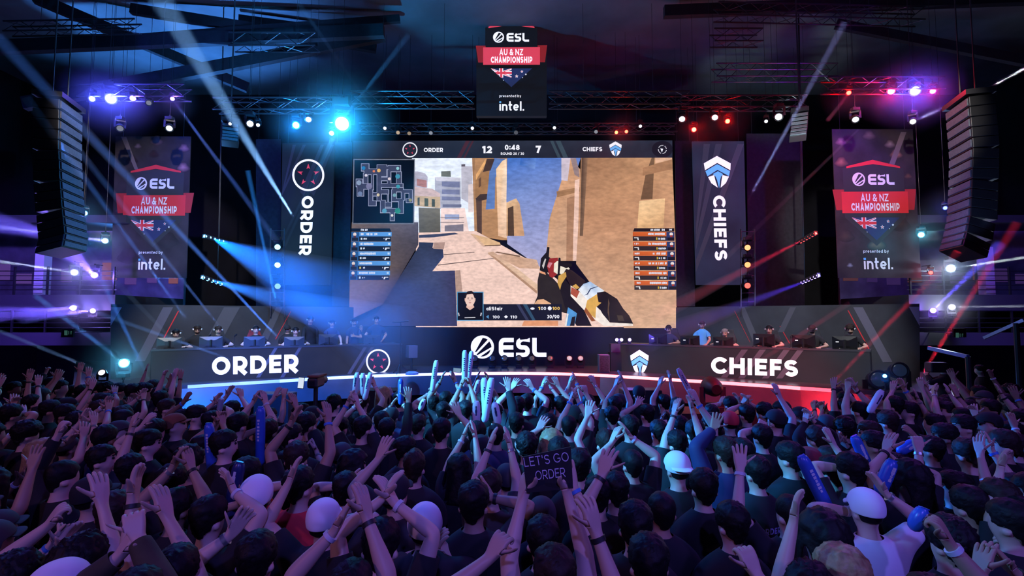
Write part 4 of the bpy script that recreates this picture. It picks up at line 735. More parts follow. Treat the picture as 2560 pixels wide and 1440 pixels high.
tower(1869, (619, 662, 714), 16.4, 'narrow ladder of three lamps at the right edge of the shield emblem panel', (((1, .3, .12), 2.6), ((1, .28, .1), 2.6), ((1, .08, .06), 3)), ((1860, 630, 6), (1860, 672, 6), (1862, 730, 6)))
# battens: short bars of round cells
def batten(a, c, n, col, e, label, Y=16.0):
    A_, B_ = P(a[0], a[1], Y), P(c[0], c[1], Y + .6); t = thing('lamp_batten', (A_ + B_) / 2, label, 'lamp batten'); b = MB(); d = (B_ - A_).normalized(); b.bar(A_ - d * .1 + Vector((0, .08, 0)), B_ + d * .1 + Vector((0, .08, 0)), .12, .12); b.tube([(A_ + B_) / 2 + Vector((0, .1, 0)), (A_ + B_) / 2 + Vector((0, .3, 0)), Vector(((A_ + B_).x / 2, Y + .4, 13))], .012, 5); part(b, 'housing', BLACK, t)
    for k in range(n):
        q = A_.lerp(B_, k / (n - 1)); b = MB(); dd = (CAMP - q).normalized(); b.lathe(q, dd, [(0, .052), (.02, .045), (.03, .02)], 12); part(b, 'lamp_cell', lens(col, e), t, True)
    point(A_ + Vector((0, -.15, 0)), 40, col)
batten((513, 591), (556, 603), 5, (.15, .55, 1), 8, 'upper row of blue lamp cells left of the ring emblem panel'); batten((508, 694), (552, 710), 5, (.15, .55, 1), 8, 'lower row of blue lamp cells left of the ring emblem panel')
batten((2038, 584), (2002, 604), 6, (1, .06, .05), 5, 'row of red lamp cells left of the right banner'); batten((2045, 689), (2006, 706), 6, (.4, .25, 1), 8, 'row of violet lamp cells left of the right banner')
# lamps of the balconies
for px, py, Y, r, c, e, g, lb in ((263, 602, 15.5, .085, (.6, .85, 1), 10, 30, 'pale lamp at the left edge of the left banner'), (186, 681, 16.2, .10, (.75, .8, 1), 14, 60, 'white lamp on the left balcony, left of a pair'), (236, 688, 16.2, .10, (.6, .5, 1), 16, 110, 'violet lamp on the left balcony, right of a pair'), (183, 770, 16.2, .09, (.65, .6, 1), 14, 70, 'violet lamp below the left balcony, left of a pair'), (232, 777, 16.2, .08, (.75, .65, 1), 12, 50, 'pale violet lamp below the left balcony, right of a pair'),
        (2303, 587, 15.5, .09, (.4, .9, 1), 10, 40, 'cyan lamp at the right edge of the right banner'), (2377, 671, 16.2, .12, (.8, .9, 1), 16, 100, 'bright white lamp on the right balcony'), (2327, 682, 16.2, .07, (1, .15, .12), 2.5, 8, 'red lamp on the right balcony beside the white one'), (2333, 776, 16.2, .09, (.65, .5, 1), 14, 60, 'violet lamp right of the right printed wall'), (2380, 768, 16.2, .09, (.9, .92, 1), 14, 50, 'white lamp below the right balcony'), (205, 607, 13.6, .05, (.3, .7, 1), 10, 40, 'tiny blue lamp at the foot of the big left speaker column'),
        (310, 908, 12.6, .11, (.5, .85, 1), 16, 90, 'bright bluish lamp on the floor beside the left desk'), (2212, 940, 11.8, .05, (.2, .6, 1), 6, 8, 'small blue lamp among the cameras right of the stage'), (212, 533, 14.2, .07, (.4, .8, 1), 6, 20, 'small cyan lamp behind the big left speaker column'), (2363, 520, 14.6, .06, (.12, .2, 1), 6, 14, 'small deep blue lamp behind the big right speaker column')):
    lamp(px, py, Y, CAMP, r, c, e, lb, 'wash_lamp', g, up=py < 700, hold='down' if py > 850 else 'up' if px in (212, 2363) or px in (205, 263, 2303) else 'back')
for px, py, Y, ax, ay, lb in ((253, 930, 11.5, 120, 800, 'small white lamp in the crowd left of the stage'), (468, 801, 14.9, 300, 600, 'beam lamp behind the first player on the left')):
    lamp(px, py, Y, P(ax, ay, Y - 2), .08, (.8, .85, 1), 2, lb, up=False, hold='down') if px < 300 else None
# moving heads along the back of the stage and one at the front
for k, (px, e) in enumerate(((1186, .02), (1230, .02), (1261, .06), (1297, .06), (1330, .08), (1376, .12), (1424, .6), (1452, .5))):
    q = G(px, 921, DZ); q.z = DZ + .36; lamp(q, 0, 0, q + Vector((0, -1, .55)), .105, (1, .85, .95), e, 'black moving lamp standing on stage below the giant screen, %s from the left' % ('first', 'second', 'third', 'fourth', 'fifth', 'sixth', 'seventh', 'last')[k], up=False, group='moving lamps along the back of the stage')
q = P(1773, 962, 12.2); lamp(q, 0, 0, q + Vector((0, 1, .12)), .2, (.3, .3, .4), .02, 'big black moving lamp standing at the stage edge before the right desk', up=False)
b = MB(); b.box((q.x + .2, q.y + .25, (q.z - .62) / 2), (2.6, 1.0, q.z - .62)); o = b.build('floor_case', BLACK); tag(o, 'long black box at the stage edge under the big moving lamp', 'case')
for dx, px, lb in ((0, 1548, 'pair of small violet lamps on the left corner of the right desk'), (0, 1573, 'small violet lamp beside the pair on the right desk corner')):
    q = P(px, 861, 16.5); q.z = DR.ztop + .09; t = thing('desk_lamp', q, lb, 'lamp'); b = MB(); b.box(q, (.1, .1, .16)); part(b, 'housing', BLACK, t)
    for k in ((-.09, .06) if px < 1560 else (0,)): b = MB(); b.sphere(q + Vector((k, -.08, .05)), .05, 10, 6); part(b, 'lens', lens((.5, .3, 1), 9), t, True)
    point(q + Vector((0, -.3, .2)), 25, VIOLET)
# ------------------------------------------------------------------ speaker columns
def line_array(path, wd, dp, n, yaw, label, grille, lit):
    """path: pixel points down the front of the column at depth Y"""
    t = thing('speaker_column', path[0], label, 'speakers'); L = [0]
    for a, c in zip(path, path[1:]): L.append(L[-1] + (c - a).length)
    def at(s):
        for i in range(len(path) - 1):
            if s <= L[i + 1]: return path[i].lerp(path[i + 1], (s - L[i]) / (L[i + 1] - L[i])), (path[i + 1] - path[i]).normalized()
        return path[-1], (path[-1] - path[-2]).normalized()
    Rz = Matrix.Rotation(yaw, 3, 'Z'); fx = Rz @ Vector((1, 0, 0))
    for k in range(n):
        p, d = at(L[-1] * (k + .5) / n); h = L[-1] / n * .95; fy = fx.cross(d).normalized(); M = Matrix((fx, fy, -d)).transposed()
        if fy.dot(Rz @ Vector((0, 1, 0))) < 0: fy = -fy; M = Matrix((fx, fy, d)).transposed()
        b = MB(); b.box(p + fy * dp / 2, (wd, dp, h), M)
        bx = part(b, 'speaker_box', RUBBER, t, bevel=.015); b = MB()
        b.box(p - fy * .012, (wd * .92, .03, h * .72), M); g = part(b, 'grille', grille, bx)
    b = MB(); p = path[0]; bk = Rz @ Vector((0, 1, 0)); b.box(p + bk * dp * .45 + Vector((0, 0, .1)), (wd * 1.05, dp * 1.15, .12), Rz)
    for k in (-.3, .3): q = p + bk * dp * (.45 + k); b.tube([q + Vector((0, 0, .15)), Vector((q.x, q.y, 13))], .015, 6)
    part(b, 'hanging_frame', STEEL, t); return t
GRL = mat('speaker_grille', (.13, .14, .16), .6, .3, noise=.2, nscale=20)
line_array([P(178, 268, 12.0), P(176, 380, 12), P(180, 470, 11.95), P(186, 540, 11.8), P(192, 590, 11.6), P(186, 624, 11.3)], 1.0, .5, 16, math.radians(106), 'tall curved black speaker column hanging at the left', GRL, 1)
line_array([P(2392, 262, 12.0), P(2402, 380, 12), P(2400, 470, 11.95), P(2396, 540, 11.8), P(2386, 590, 11.6), P(2376, 622, 11.4)], 1.0, .5, 16, math.radians(-106), 'tall curved black speaker column hanging at the right', GRL, 1)
line_array([P(576, 308, 15.2), P(576, 335, 15.2), P(574, 352, 15.1)], .45, .3, 5, math.radians(25), 'small speaker column hanging left of the ring emblem panel', GRL, 0)
line_array([P(2000, 282, 15.2), P(1998, 315, 15.2), P(1995, 338, 15.1)], .45, .3, 6, math.radians(-25), 'small speaker column hanging right of the shield emblem panel', GRL, 0)
q = G(1512, 932, DZ); b = MB(); b.box(q + Vector((0, .2, .28)), (.32, .35, .56)); t = b.build('floor_speaker', mat('speaker_grey', (.16, .15, .2), .6)); tag(t, 'grey floor speaker standing on stage left of the right desk', 'speaker')
b = MB(); b.box(q + Vector((0, .0, .28)), (.28, .02, .5)); part(b, 'grille', mat('grille_dark', (.05, .05, .06), .6, noise=.6, nscale=30), t)
q = DL.B + Vector((.28, .25, .62)); b = MB(); b.box(q, (.3, .3, .4), DL.M); t = b.build('desk_speaker', mat('speaker_blue_grey', (.1, .11, .14), .7)); tag(t, 'small grey loudspeaker on a stand at the right end of the left desk', 'speaker')
b = MB(); b.box((q.x, q.y, DZ + (q.z - .2 - DZ) / 2), (.06, .06, q.z - .2 - DZ)); b.box((q.x, q.y, DZ + .015), (.3, .3, .03)); part(b, 'stand', BLACK, t)
q = G(1546, 930, DZ); b = MB(); b.box(q + Vector((-.02, .45, .3)), (.35, .4, .6)); o = b.build('equipment_case', BLACK); tag(o, 'lower black box stacked at the left end of the right desk', 'case')
b = MB(); b.box(q + Vector((-.02, .45, .74)), (.3, .35, .27)); o = b.build('equipment_case', mat('case_purple_grey', (.05, .045, .06), .5)); tag(o, 'upper dark box stacked at the left end of the right desk', 'case')
# microphone stand by the left desk
q = G(1000, 934, DZ); t = thing('microphone_stand', q, 'tall black microphone stand on stage beside the right end of the left desk', 'microphone stand'); top = P(999, 806, q.y)
b = MB(); b.tube([q, (q.x, q.y, top.z)], .018, 8); part(b, 'pole', DARK, t)
for k in range(3): a = 2.1 * k + .4; b = MB(); b.tube([q + Vector((0, 0, .3)), q + Vector((.3 * math.cos(a), .3 * math.sin(a), .01))], .013, 6); part(b, 'leg', DARK, t)
b = MB(); b.tube([Vector((q.x - .25, q.y, top.z)), Vector((q.x + .25, q.y, top.z + .04))], .02, 8); part(b, 'crossbar', DARK, t)
q = G(1030, 936, DZ); b = MB(); b.lathe(q, (0, 0, 1), [(0, .2), (.05, .19), (.09, .12)], 18); o = b.build('floor_uplight', mat('pale_plastic', (.4, .5, .6), .3)); tag(o, 'flat pale dome lying on stage at the foot of the microphone stand', 'lamp')
# stage monitors in the pit
for px, py, sx, lb in ((690, 982, .8, 'black box in the pit under the left desk front'), (950, 972, .9, 'black box in the pit under the ring emblem'), (1600, 972, .9, 'black box in the pit under the shield emblem')):
    p = P(px, py, 12.3); b = MB(); b.box((p.x, p.y, p.z / 2), (sx, .5, p.z)); o = b.build('pit_speaker', BLACK, bevel=.02); tag(o, lb, 'speaker')
# ------------------------------------------------------------------ balconies
PUR = mat('balcony_wall', (.16, .14, .2), .8, noise=.5, nscale=1.2)
for s, lb in ((-1, 'left'), (1, 'right')):
    X0, X1 = s * 12.6, s * 20; YB = 16.6; t = thing('balcony', (s * 16.5, YB, 2.0), '%s balcony with dark railings and violet light beside the stage' % lb, 'balcony'); cx, wd = (X0 + X1) / 2, abs(X1 - X0)
    b = MB(); b.box((cx, YB + 1.6, 3.35), (wd, 3.4, .5)); b.box((cx, YB + 1.6, 2.2), (wd, 3.4, .4)); part(b, 'floor_slab', mat('balcony_slab', (.03, .03, .035), .7), t)
    b = MB(); b.box((cx, YB + 3.4, 4.9), (wd, .1, 3.2)); part(b, 'back_wall', PUR, t)
    b = MB(); b.box((cx, YB + 1.0, 6.1), (wd, 1.6, .25)); part(b, 'soffit', mat('balcony_slab', (.03, .03, .035), .7), t)
    b = MB(); b.box((P(107 if s < 0 else 2465, 690, YB + .5).x, YB + .5, 4.4), (.3, .3, 1.6)); part(b, 'column', mat('column_white', (.55, .52, .5), .7), t)
    for z, n in ((3.6, 5), (2.4, 3)):
        b = MB()
        for k in range(n): b.tube([Vector((X0, YB - .05, z + .16 + .15 * k)), Vector((X1, YB - .05, z + .16 + .15 * k))], .014, 5)
        part(b, 'rail', DARK, t)
        for k in range(7): x = X0 + (X1 - X0) * (k + .1) / 7; b = MB(); b.box((x, YB - .05, z + .45), (.05, .05, .9)); part(b, 'post', DARK, t)
    rd = random.Random(5 + s)
    for k in range(9):
        x = X0 + (X1 - X0) * (k + .5) / 9; h = rd.uniform(.3, .7); b = MB(); b.box((x, YB + 3.32, 4.0 + h), (rd.uniform(.3, .6), .05, h)); part(b, 'window', lens((.35, .16, .9) if k % 3 else (.9, .3, .35), .22 if s < 0 else .08), t)
    spot((s * 14, 12.5, 6.5), (s * 16.5, YB + 3, 4.2), 75, 1700 if s < 0 else 450, (.2, .12, 1) if s < 0 else (.16, .1, .9), .6, .1); spot((s * 15, 13.5, 1.5), (s * 16.5, YB + 1.5, 2.9), 80, 600 if s < 0 else 250, (.16, .06, 1), .6, .1)
    q = P(170 if s < 0 else 2398, 832, 15.4); b = MB(); b.box((q.x, q.y, q.z), (.36, .06, .26)); b.tube([Vector((q.x, q.y + .05, q.z)), Vector((q.x, q.y + 1.3, q.z))], .02, 6); o = b.build('exit_sign', BLACK); tag(o, 'small dim exit sign below the %s balcony' % lb, 'sign')
    pl = Pl((0, q.y - .035, 0), (0, -1, 0)); b = MB(); x, y = (170, 832) if s < 0 else (2398, 838); pl.poly(b, R(x - 9, y - 6, x - 1, y + 6), .004); put_text(b, 'EXIT', ((x + 1, y + 4), (x + 10, y + 4), (x + 1, y - 4)), .004, pl, .12, .2); part(b, 'lettering', lens((.2, .6, .5), .12), o)
# blue wash on the roof at upper left, faint grey on the right
spot(P(470, 780, 18.2), P(300, 30, 15.8), 75, 11000, (.06, .3, 1), .6, .2); spot(P(900, 420, 13), P(620, 90, 17), 50, 2000, (.1, .35, 1), .6, .2); spot(P(2000, 420, 14), P(1920, 120, 21), 40, 700, (.5, .7, .75), .6, .2)
spot(P(150, 700, 13.4), P(180, 420, 11.9), 40, 420, (.1, .45, 1), .5, .1) ; spot(P(2300, 640, 10.5), P(2395, 470, 11.9), 50, 260, (.12, .35, 1), .5, .1); spot(P(2300, 560, 9.8), P(2395, 470, 11.9), 50, 100, (.5, .3, 1), .5, .1)
# ------------------------------------------------------------------ people: one continuous cage per body, clothes are shells cut from the same cage
def skin(i, c): return mat('skin_%d' % i, c, .5)
SKIN = [skin(0, (.55, .36, .27)), skin(1, (.62, .42, .33)), skin(2, (.40, .24, .16)), skin(3, (.22, .12, .075)), skin(4, (.58, .38, .28))]
SHOE = mat('shoe_black', (.012, .012, .012), .5)
HAIRM = {'dark': mat('hair_dark', (.005, .004, .004), .6, noise=.35, nscale=30, bump=.5, spec=.25), 'brown': mat('hair_brown', (.022, .012, .008), .6, noise=.35, nscale=30, bump=.5, spec=.25), 'blond': mat('hair_blond', (.34, .22, .10), .45, noise=.3, nscale=30, bump=.5, spec=.25),
         'black': mat('hair_black', (.004, .004, .005), .6, noise=.3, nscale=30, bump=.5, spec=.25), 'grey': mat('hair_grey', (.20, .19, .18), .5, noise=.3, nscale=30, bump=.5, spec=.25)}
CLOTH = {'black': mat('cloth_black', (.010, .010, .012), .85, noise=.3), 'charcoal': mat('cloth_charcoal', (.03, .03, .035), .85, noise=.3), 'navy': mat('cloth_navy', (.014, .02, .05), .85, noise=.3), 'grey': mat('cloth_grey', (.12, .12, .13), .85, noise=.3), 'red': mat('cloth_red', (.42, .02, .025), .8, noise=.3),
         'white': mat('cloth_white', (.6, .58, .58), .8, noise=.1), 'blue': mat('cloth_blue', (.03, .10, .36), .7, noise=.3), 'olive': mat('cloth_olive', (.06, .05, .025), .85, noise=.3), 'maroon': mat('cloth_maroon', (.22, .02, .03), .8, noise=.2), 'brown': mat('cloth_brown', (.20, .07, .03), .8, noise=.2), 'trouser': mat('cloth_trouser', (.012, .013, .02), .9)}
def rotm(v, axis, a): return Matrix.Rotation(a, 3, axis) @ v
TOR = [(.86, .165, .112, 0), (.95, .172, .118, 0), (1.05, .152, .108, .004), (1.15, .158, .112, .004), (1.245, .172, .118, 0), (1.315, .180, .118, -.004), (1.38, .178, .108, -.008), (1.432, .150, .09, -.012), (1.462, .098, .072, -.014), (1.488, .062, .062, -.012),
       (1.525, .055, .058, -.006), (1.555, .060, .072, .012), (1.59, .070, .092, .014), (1.632, .0755, .100, .008), (1.676, .0775, .102, .004), (1.716, .068, .090, .002), (1.742, .042, .058, 0)]
NT = len(TOR)
class Cage:
    def __init__(s): s.v = []; s.f = []; s.t = []
    def ring(s, pts): k = len(s.v); s.v += [Vector(p) for p in pts]; return list(range(k, k + len(pts)))
    def face(s, f, t): s.f.append(tuple(f)); s.t.append(t)
    def bridge(s, a, b, t, closed=True):
        n = len(a)
        for i in range(n if closed else n - 1): s.face((a[i], a[(i + 1) % n], b[(i + 1) % n], b[i]), t)
def ik(S, W, l1, l2, hint):
    d = W - S; L = d.length; mx = (l1 + l2) * .995
    if L > mx: W = S + d * (mx / L); d = W - S; L = mx
    L = max(L, .12); a = (l1 * l1 - l2 * l2 + L * L) / (2 * L); h = math.sqrt(max(0, l1 * l1 - a * a)); u = d.normalized()
    p = hint - u * hint.dot(u); p = p.normalized() if p.length > 1e-4 else Vector((1, 0, 0)); return S + u * a + p * h, W
def transport(frame, d0, d1):
    q = d0.rotation_difference(d1); return [q @ v for v in frame]
def arm(cg, hole, S, W, hint, palm, curl, spread, girth=1.0, dirh=None):
    """right arm (mirror for the left): shoulder S, wrist W in body space; hole = ten torso vertices round the armhole"""
    E, W = ik(S, W, .285, .255, hint); A1 = (E - S).normalized(); A2 = (W - E).normalized(); X = Vector((1, 0, 0))
    fr = [Vector((0, 0, -1)), Vector((0, 1, 0))]; f1 = transport(fr, X, A1); q = A1.rotation_difference(A2); f2 = [q @ v for v in f1]
    A3 = A2 if dirh is None else (A2 * .5 + Vector(dirh) * .5).normalized(); f3 = transport(f2, A2, A3)
    N = palm - A3 * palm.dot(A3); N = N.normalized() if N.length > .05 else f3[1]
    c36, s36 = math.cos(.628), math.sin(.628); N0 = f3[0] * c36 - f3[1] * s36; tw = math.atan2(N0.cross(N).dot(A3), N0.dot(N))
    def ring(c, A, fr_, r, twist, flat=1.0):
        D, Fv = [rotm(v, A, twist) for v in fr_]; out = []
        for k in range(10):
            ph = (k - 1) * PI / 5; out.append(c + (D * math.cos(ph) - Fv * math.sin(ph)) * r)
        return out
    g = girth; prev = hole; mid = (A1 + A2).normalized(); fm = transport(f1, A1, mid)
    for c, A, f_, r, t_, tg in ((S.lerp(E, .18), A1, f1, .060 * g, 0, 'sleeve'), (S.lerp(E, .50), A1, f1, .051 * g, 0, 'sleeve'), (S.lerp(E, .68), A1, f1, .047 * g, 0, 'sleeve2'), (S.lerp(E, .90), A1, f1, .043 * g, 0, 'arm'), (E, mid, fm, .043 * g, tw * .05, 'arm'),
                                (E.lerp(W, .14), A2, f2, .044 * g, tw * .15, 'arm'), (E.lerp(W, .38), A2, f2, .043 * g, tw * .4, 'arm'), (E.lerp(W, .72), A2, f2, .034 * g, tw * .75, 'arm'), (E.lerp(W, .93), A2, f2, .0275, tw, 'arm')):
        r_ = cg.ring(ring(c, A, f_, r, t_)); cg.bridge(prev, r_, tg); prev = r_
    Wv = N.cross(A3); rings = []
    for s_, w_, t_ in ((.012, .028, .019), (.038, .036, .018), (.066, .041, .016), (.098, .043, .0135)):
        c = W + A3 * s_; pts = [c + N * t_ + Wv * (w_ * (-1 + .5 * k)) for k in range(5)] + [c - N * t_ + Wv * (w_ * (1 - .5 * k)) for k in range(5)]
        rings.append(cg.ring(pts)); cg_skip = None
        if len(rings) == 3:                                   # leave the thumb's root open between the second and third palm rings
            a, b_ = rings[1], rings[2]
            for i in range(9): cg.face((a[i], a[i + 1], b_[i + 1], b_[i]), 'hand')
        else: cg.bridge(prev, rings[-1], 'hand')
        prev = rings[-1]
    def digit(base, d, w0, lens_, ax, cu, taper):
        p = base; c = sum((cg.v[i] for i in base), Vector()) / 4; off = [cg.v[i] - c for i in base]; dd = d.normalized()
        for j, l in enumerate(lens_):
            dd = rotm(dd, ax, cu[j]); c = c + dd * l; n = rotm(Vector((0, 0, 0)), ax, 0); q = d.normalized().rotation_difference(dd)
            r_ = cg.ring([c + (q @ o) * taper[j] for o in off]); cg.bridge(p, r_, 'hand'); p = r_
        cg.face(p, 'hand')
    k = rings[3]
    for j, (L_, a_) in enumerate(((.072, -1.4), (.080, -.4), (.075, .5), (.058, 1.5))):
        base = (k[j], k[j + 1], k[8 - j], k[9 - j]); d = (A3 + Wv * (a_ * spread)).normalized(); c_ = curl * (1 + .12 * j)
        digit(base, d, 0, (L_ * .42, L_ * .32, L_ * .26), Wv, (-c_ * .55, -c_, -c_ * .8), (1.02, .95, .62))
    a, b_ = rings[1], rings[2]; digit((a[0], b_[0], b_[9], a[9])[::-1], (-Wv * .75 + A3 * .65 + N * .25), 0, (.034, .030, .022), (A3 + Wv * .3).normalized(), (0, .2 + curl * .3, .2 + curl * .3), (.85, .75, .5))
    return E, W
def person_cage(arms, legs=None, yaw=0, pitch=0, girth=1.0, lean=0.0):
    """arms: {side: (wrist, elbow hint, palm, curl, spread)} in body space, facing +y; legs: {side: (knee, ankle)}"""
    cg = Cage(); rows = []
    for j, (z, w_, d, cy_) in enumerate(TOR):
        gz = girth if j < 8 else 1.0; pts = []
        for i in range(12):
            a = i * PI / 6; x, y = math.sin(a) * w_ * gz, math.cos(a) * d * gz
            if j in (5, 6) and i in (0, 6): y *= .94
            if j >= 11:
                if i == 0: y += (.004, .016, .018, 0, 0, 0)[j - 11]
                if i in (1, 11): y += (-.004, -.006, -.012, 0, 0, 0)[j - 11]
            p = Vector((x, y + cy_, z))
            if j >= 11:
                n = Vector((0, 0, 1.52)); q = p - n; q = Matrix.Rotation(pitch, 3, 'X') @ q; q = Matrix.Rotation(yaw, 3, 'Z') @ q; p = n + q
            if lean and z > .95: p.y += (z - .95) * lean
            pts.append(p)
        rows.append(cg.ring(pts))
    holes = {1: [(4, 2), (4, 3), (4, 4), (5, 4), (6, 4), (7, 4), (7, 3), (7, 2), (6, 2), (5, 2)]}
    skip = {(r, c) for r in (4, 5, 6) for c in (2, 3)} | {(r, c) for r in (4, 5, 6) for c in (8, 9)}
    for j in range(NT - 1):
        for i in range(12):
            if (j, i) in skip: continue
            k = (i + 1) % 12; f = (rows[j][i], rows[j][k], rows[j + 1][k], rows[j + 1][i])[::-1]
            if j == 12 and i in (3, 8):                        # ears
                q = [cg.v[v] for v in f]; c = sum(q, Vector()) / 4; n = (q[1] - q[0]).cross(q[2] - q[1]).normalized(); r_ = cg.ring([c + (p - c) * .75 + n * .022 + Vector((0, -.006, 0)) for p in q]); cg.bridge(list(f), r_, 'ear'); cg.face(r_, 'ear'); continue
            cg.face(f, 'hip' if j == 0 else 'torso' if j < 8 else 'neckbase' if j == 8 else 'neck' if j < 11 else 'h%d_%d' % (j, i))
    top = cg.ring([sum((cg.v[i] for i in rows[-1]), Vector()) / 12 + Vector((0, 0, .012))])[0]
    for i in range(12): cg.face((rows[-1][i], top, rows[-1][(i + 1) % 12]), 'h16_%d' % i)
    # legs
    m = cg.ring([Vector((0, 0, .80))])[0]; info = {}
    for s in (1, -1):
        loop = [rows[0][i if s == 1 else (12 - i) % 12] for i in range(7)] + [m]; hip = Vector((s * .09, 0, .86))
        kn, an = (legs or {}).get(s, (Vector((s * .10, .02, .47)), Vector((s * .11, -.02, .09)))); path = [(hip.lerp(kn, .3), .082), (hip.lerp(kn, .75), .066), (kn, .060), (kn.lerp(an, .35), .058), (an, .04)]
        prev = loop; fr = [Vector((0, 1, 0)), Vector((s, 0, 0))]; d0 = Vector((0, 0, -1)); pts = [hip] + [p for p, r in path]; nb = len(cg.f)
        for n_, (p, r) in enumerate(path):
            d1 = (pts[min(n_ + 2, len(pts) - 1)] - pts[n_]).normalized(); fr = transport(fr, d0, d1); d0 = d1; r *= girth
            rg = cg.ring([p + (fr[0] * math.cos(math.radians(a)) + fr[1] * math.sin(math.radians(a))) * r for a in (-30, 10, 50, 90, 130, 170, 210, 270)]); (cg.bridge(prev, rg, 'leg') if s == 1 else cg.bridge(prev[::-1], rg[::-1], 'leg')); prev = rg
        c = an; ft = Vector((0, 1, 0)); 
        for oy, oz, w_, h_ in ((.03, -.045, .042, .045), (.15, -.062, .045, .026), (.20, -.068, .03, .018)):
            ctr = c + Vector((0, oy, oz)); rg = []
            for a in (-30, 10, 50, 90, 130, 170, 210, 270):
                ca, sa = math.cos(math.radians(a)), math.sin(math.radians(a)); rg.append(ctr + (Vector((s * w_ * sa, 0, h_ * ca)) if oy > .1 else Vector((s * w_ * sa, .055 * ca, .02 * ca))))
            rg = cg.ring(rg)
            (cg.bridge(prev, rg, 'foot') if s == 1 else cg.bridge(prev[::-1], rg[::-1], 'foot')); prev = rg
        cg.face(prev[::-1] if s == -1 else prev, 'foot')
    # arms
    for s in (1, -1):
        a = arms[s]; W, hint, palm, curl, spread = [Vector(v) if isinstance(v, (tuple, Vector)) else v for v in a[:5]]; mir = lambda v: Vector((v.x * s, v.y, v.z)); up = max(0, min(1, (W.z - 1.3) * 1.6))
        for (j, i) in holes[1]:
            ii = i if s == 1 else (12 - i) % 12; v = cg.v[rows[j][ii]]
            if j >= 6: v.z += .035 * up; v.x -= s * .012 * up
        sub = Cage(); sub.v = [mir(v) for v in cg.v]; n0 = len(cg.v); hole = [rows[j][i if s == 1 else (12 - i) % 12] for j, i in holes[1]]
        S = Vector((.168, -.004, 1.375 + .04 * up)); S.y += (S.z - .95) * lean; info[s] = arm(sub, hole, S, mir(W), mir(hint), mir(palm), curl, spread, girth, mir(Vector(a[5])) if len(a) > 5 and a[5] else None); info[s] = [mir(v) for v in info[s]]
        cg.v += [mir(v) for v in sub.v[n0:]]
        for f, t in zip(sub.f, sub.t): cg.f.append(f[::-1] if s == 1 else f); cg.t.append(t + ('R' if s == 1 else 'L'))
    return cg, info
def vnormals(cg):
    n = [Vector() for _ in cg.v]
    for f in cg.f:
        a = (cg.v[f[1]] - cg.v[f[0]]).cross(cg.v[f[2]] - cg.v[f[1]])
        for i in f: n[i] = n[i] + a
    return [v.normalized() if v.length else Vector((0, 0, 1)) for v in n]
def mesh_obj(name, vs, fs, mats, parent, lev, mi=None):
    me = bpy.data.meshes.new(name); me.from_pydata([tuple(v) for v in vs], [], fs)
    for m in (mats if isinstance(mats, list) else [mats]): me.materials.append(m)
    if mi: me.polygons.foreach_set('material_index', mi)
    me.polygons.foreach_set('use_smooth', [True] * len(me.polygons)); me.update()
    o = bpy.data.objects.new(name, me); COL.objects.link(o)
    if parent is not None: o.parent = parent
    if lev: sd = o.modifiers.new('smooth', 'SUBSURF'); sd.levels = sd.render_levels = lev
    return o
def shell(cg, nrm, sel, off, name, m, parent, lev, thick=0.006, fn=None):
    idx = {}; vs = []; fs = []
    for f, t in zip(cg.f, cg.t):
        if not sel(t): continue
        g = []
        for i in f:
            if i not in idx:
                idx[i] = len(vs); p = cg.v[i]; o = off(p, i) if callable(off) else off; q = p + nrm[i] * o; vs.append(fn(q, i) if fn else q)
            g.append(idx[i])
        fs.append(tuple(g))
    if not fs: return None
    o = mesh_obj(name, vs, fs, m, parent, 0); sl = o.modifiers.new('thickness', 'SOLIDIFY'); sl.thickness = thick; sl.offset = 1
    if lev: sd = o.modifiers.new('smooth', 'SUBSURF'); sd.levels = sd.render_levels = lev
    return o
def hsel(rows_cols): return lambda t: t[0] == 'h' and t[1].isdigit() and tuple(map(int, t[1:].split('_'))) in rows_cols
ALL = set(range(12)); BACK = {2, 3, 4, 5, 6, 7, 8, 9}; BACK2 = {3, 4, 5, 6, 7, 8}
HC = {'short': {(r, c) for r in (14, 15, 16) for c in ALL} | {(13, c) for c in BACK} | {(12, c) for c in (4, 5, 6, 7)} | {(11, c) for c in (5, 6)}, 'cap': {(r, c) for r in (14, 15, 16) for c in ALL} | {(13, c) for c in BACK2},
      'long': {(r, c) for r in (14, 15, 16) for c in ALL} | {(13, c) for c in BACK} | {(r, c) for r in (11, 12) for c in BACK}, 'beard': {(11, c) for c in (10, 11, 0, 1)} , 'fringe': {(13, c) for c in BACK2} | {(12, c) for c in (4, 5, 6, 7)}}
LUMP = {}
def ruffle(o, st, size):
    if size not in LUMP: t = bpy.data.textures.new('hair_lumps', 'CLOUDS'); t.noise_scale = size; t.noise_depth = 2; LUMP[size] = t
    d = o.modifiers.new('ruffle', 'DISPLACE'); d.texture = LUMP[size]; d.strength = st; d.mid_level = .5; d.texture_coords = 'LOCAL'
    return o
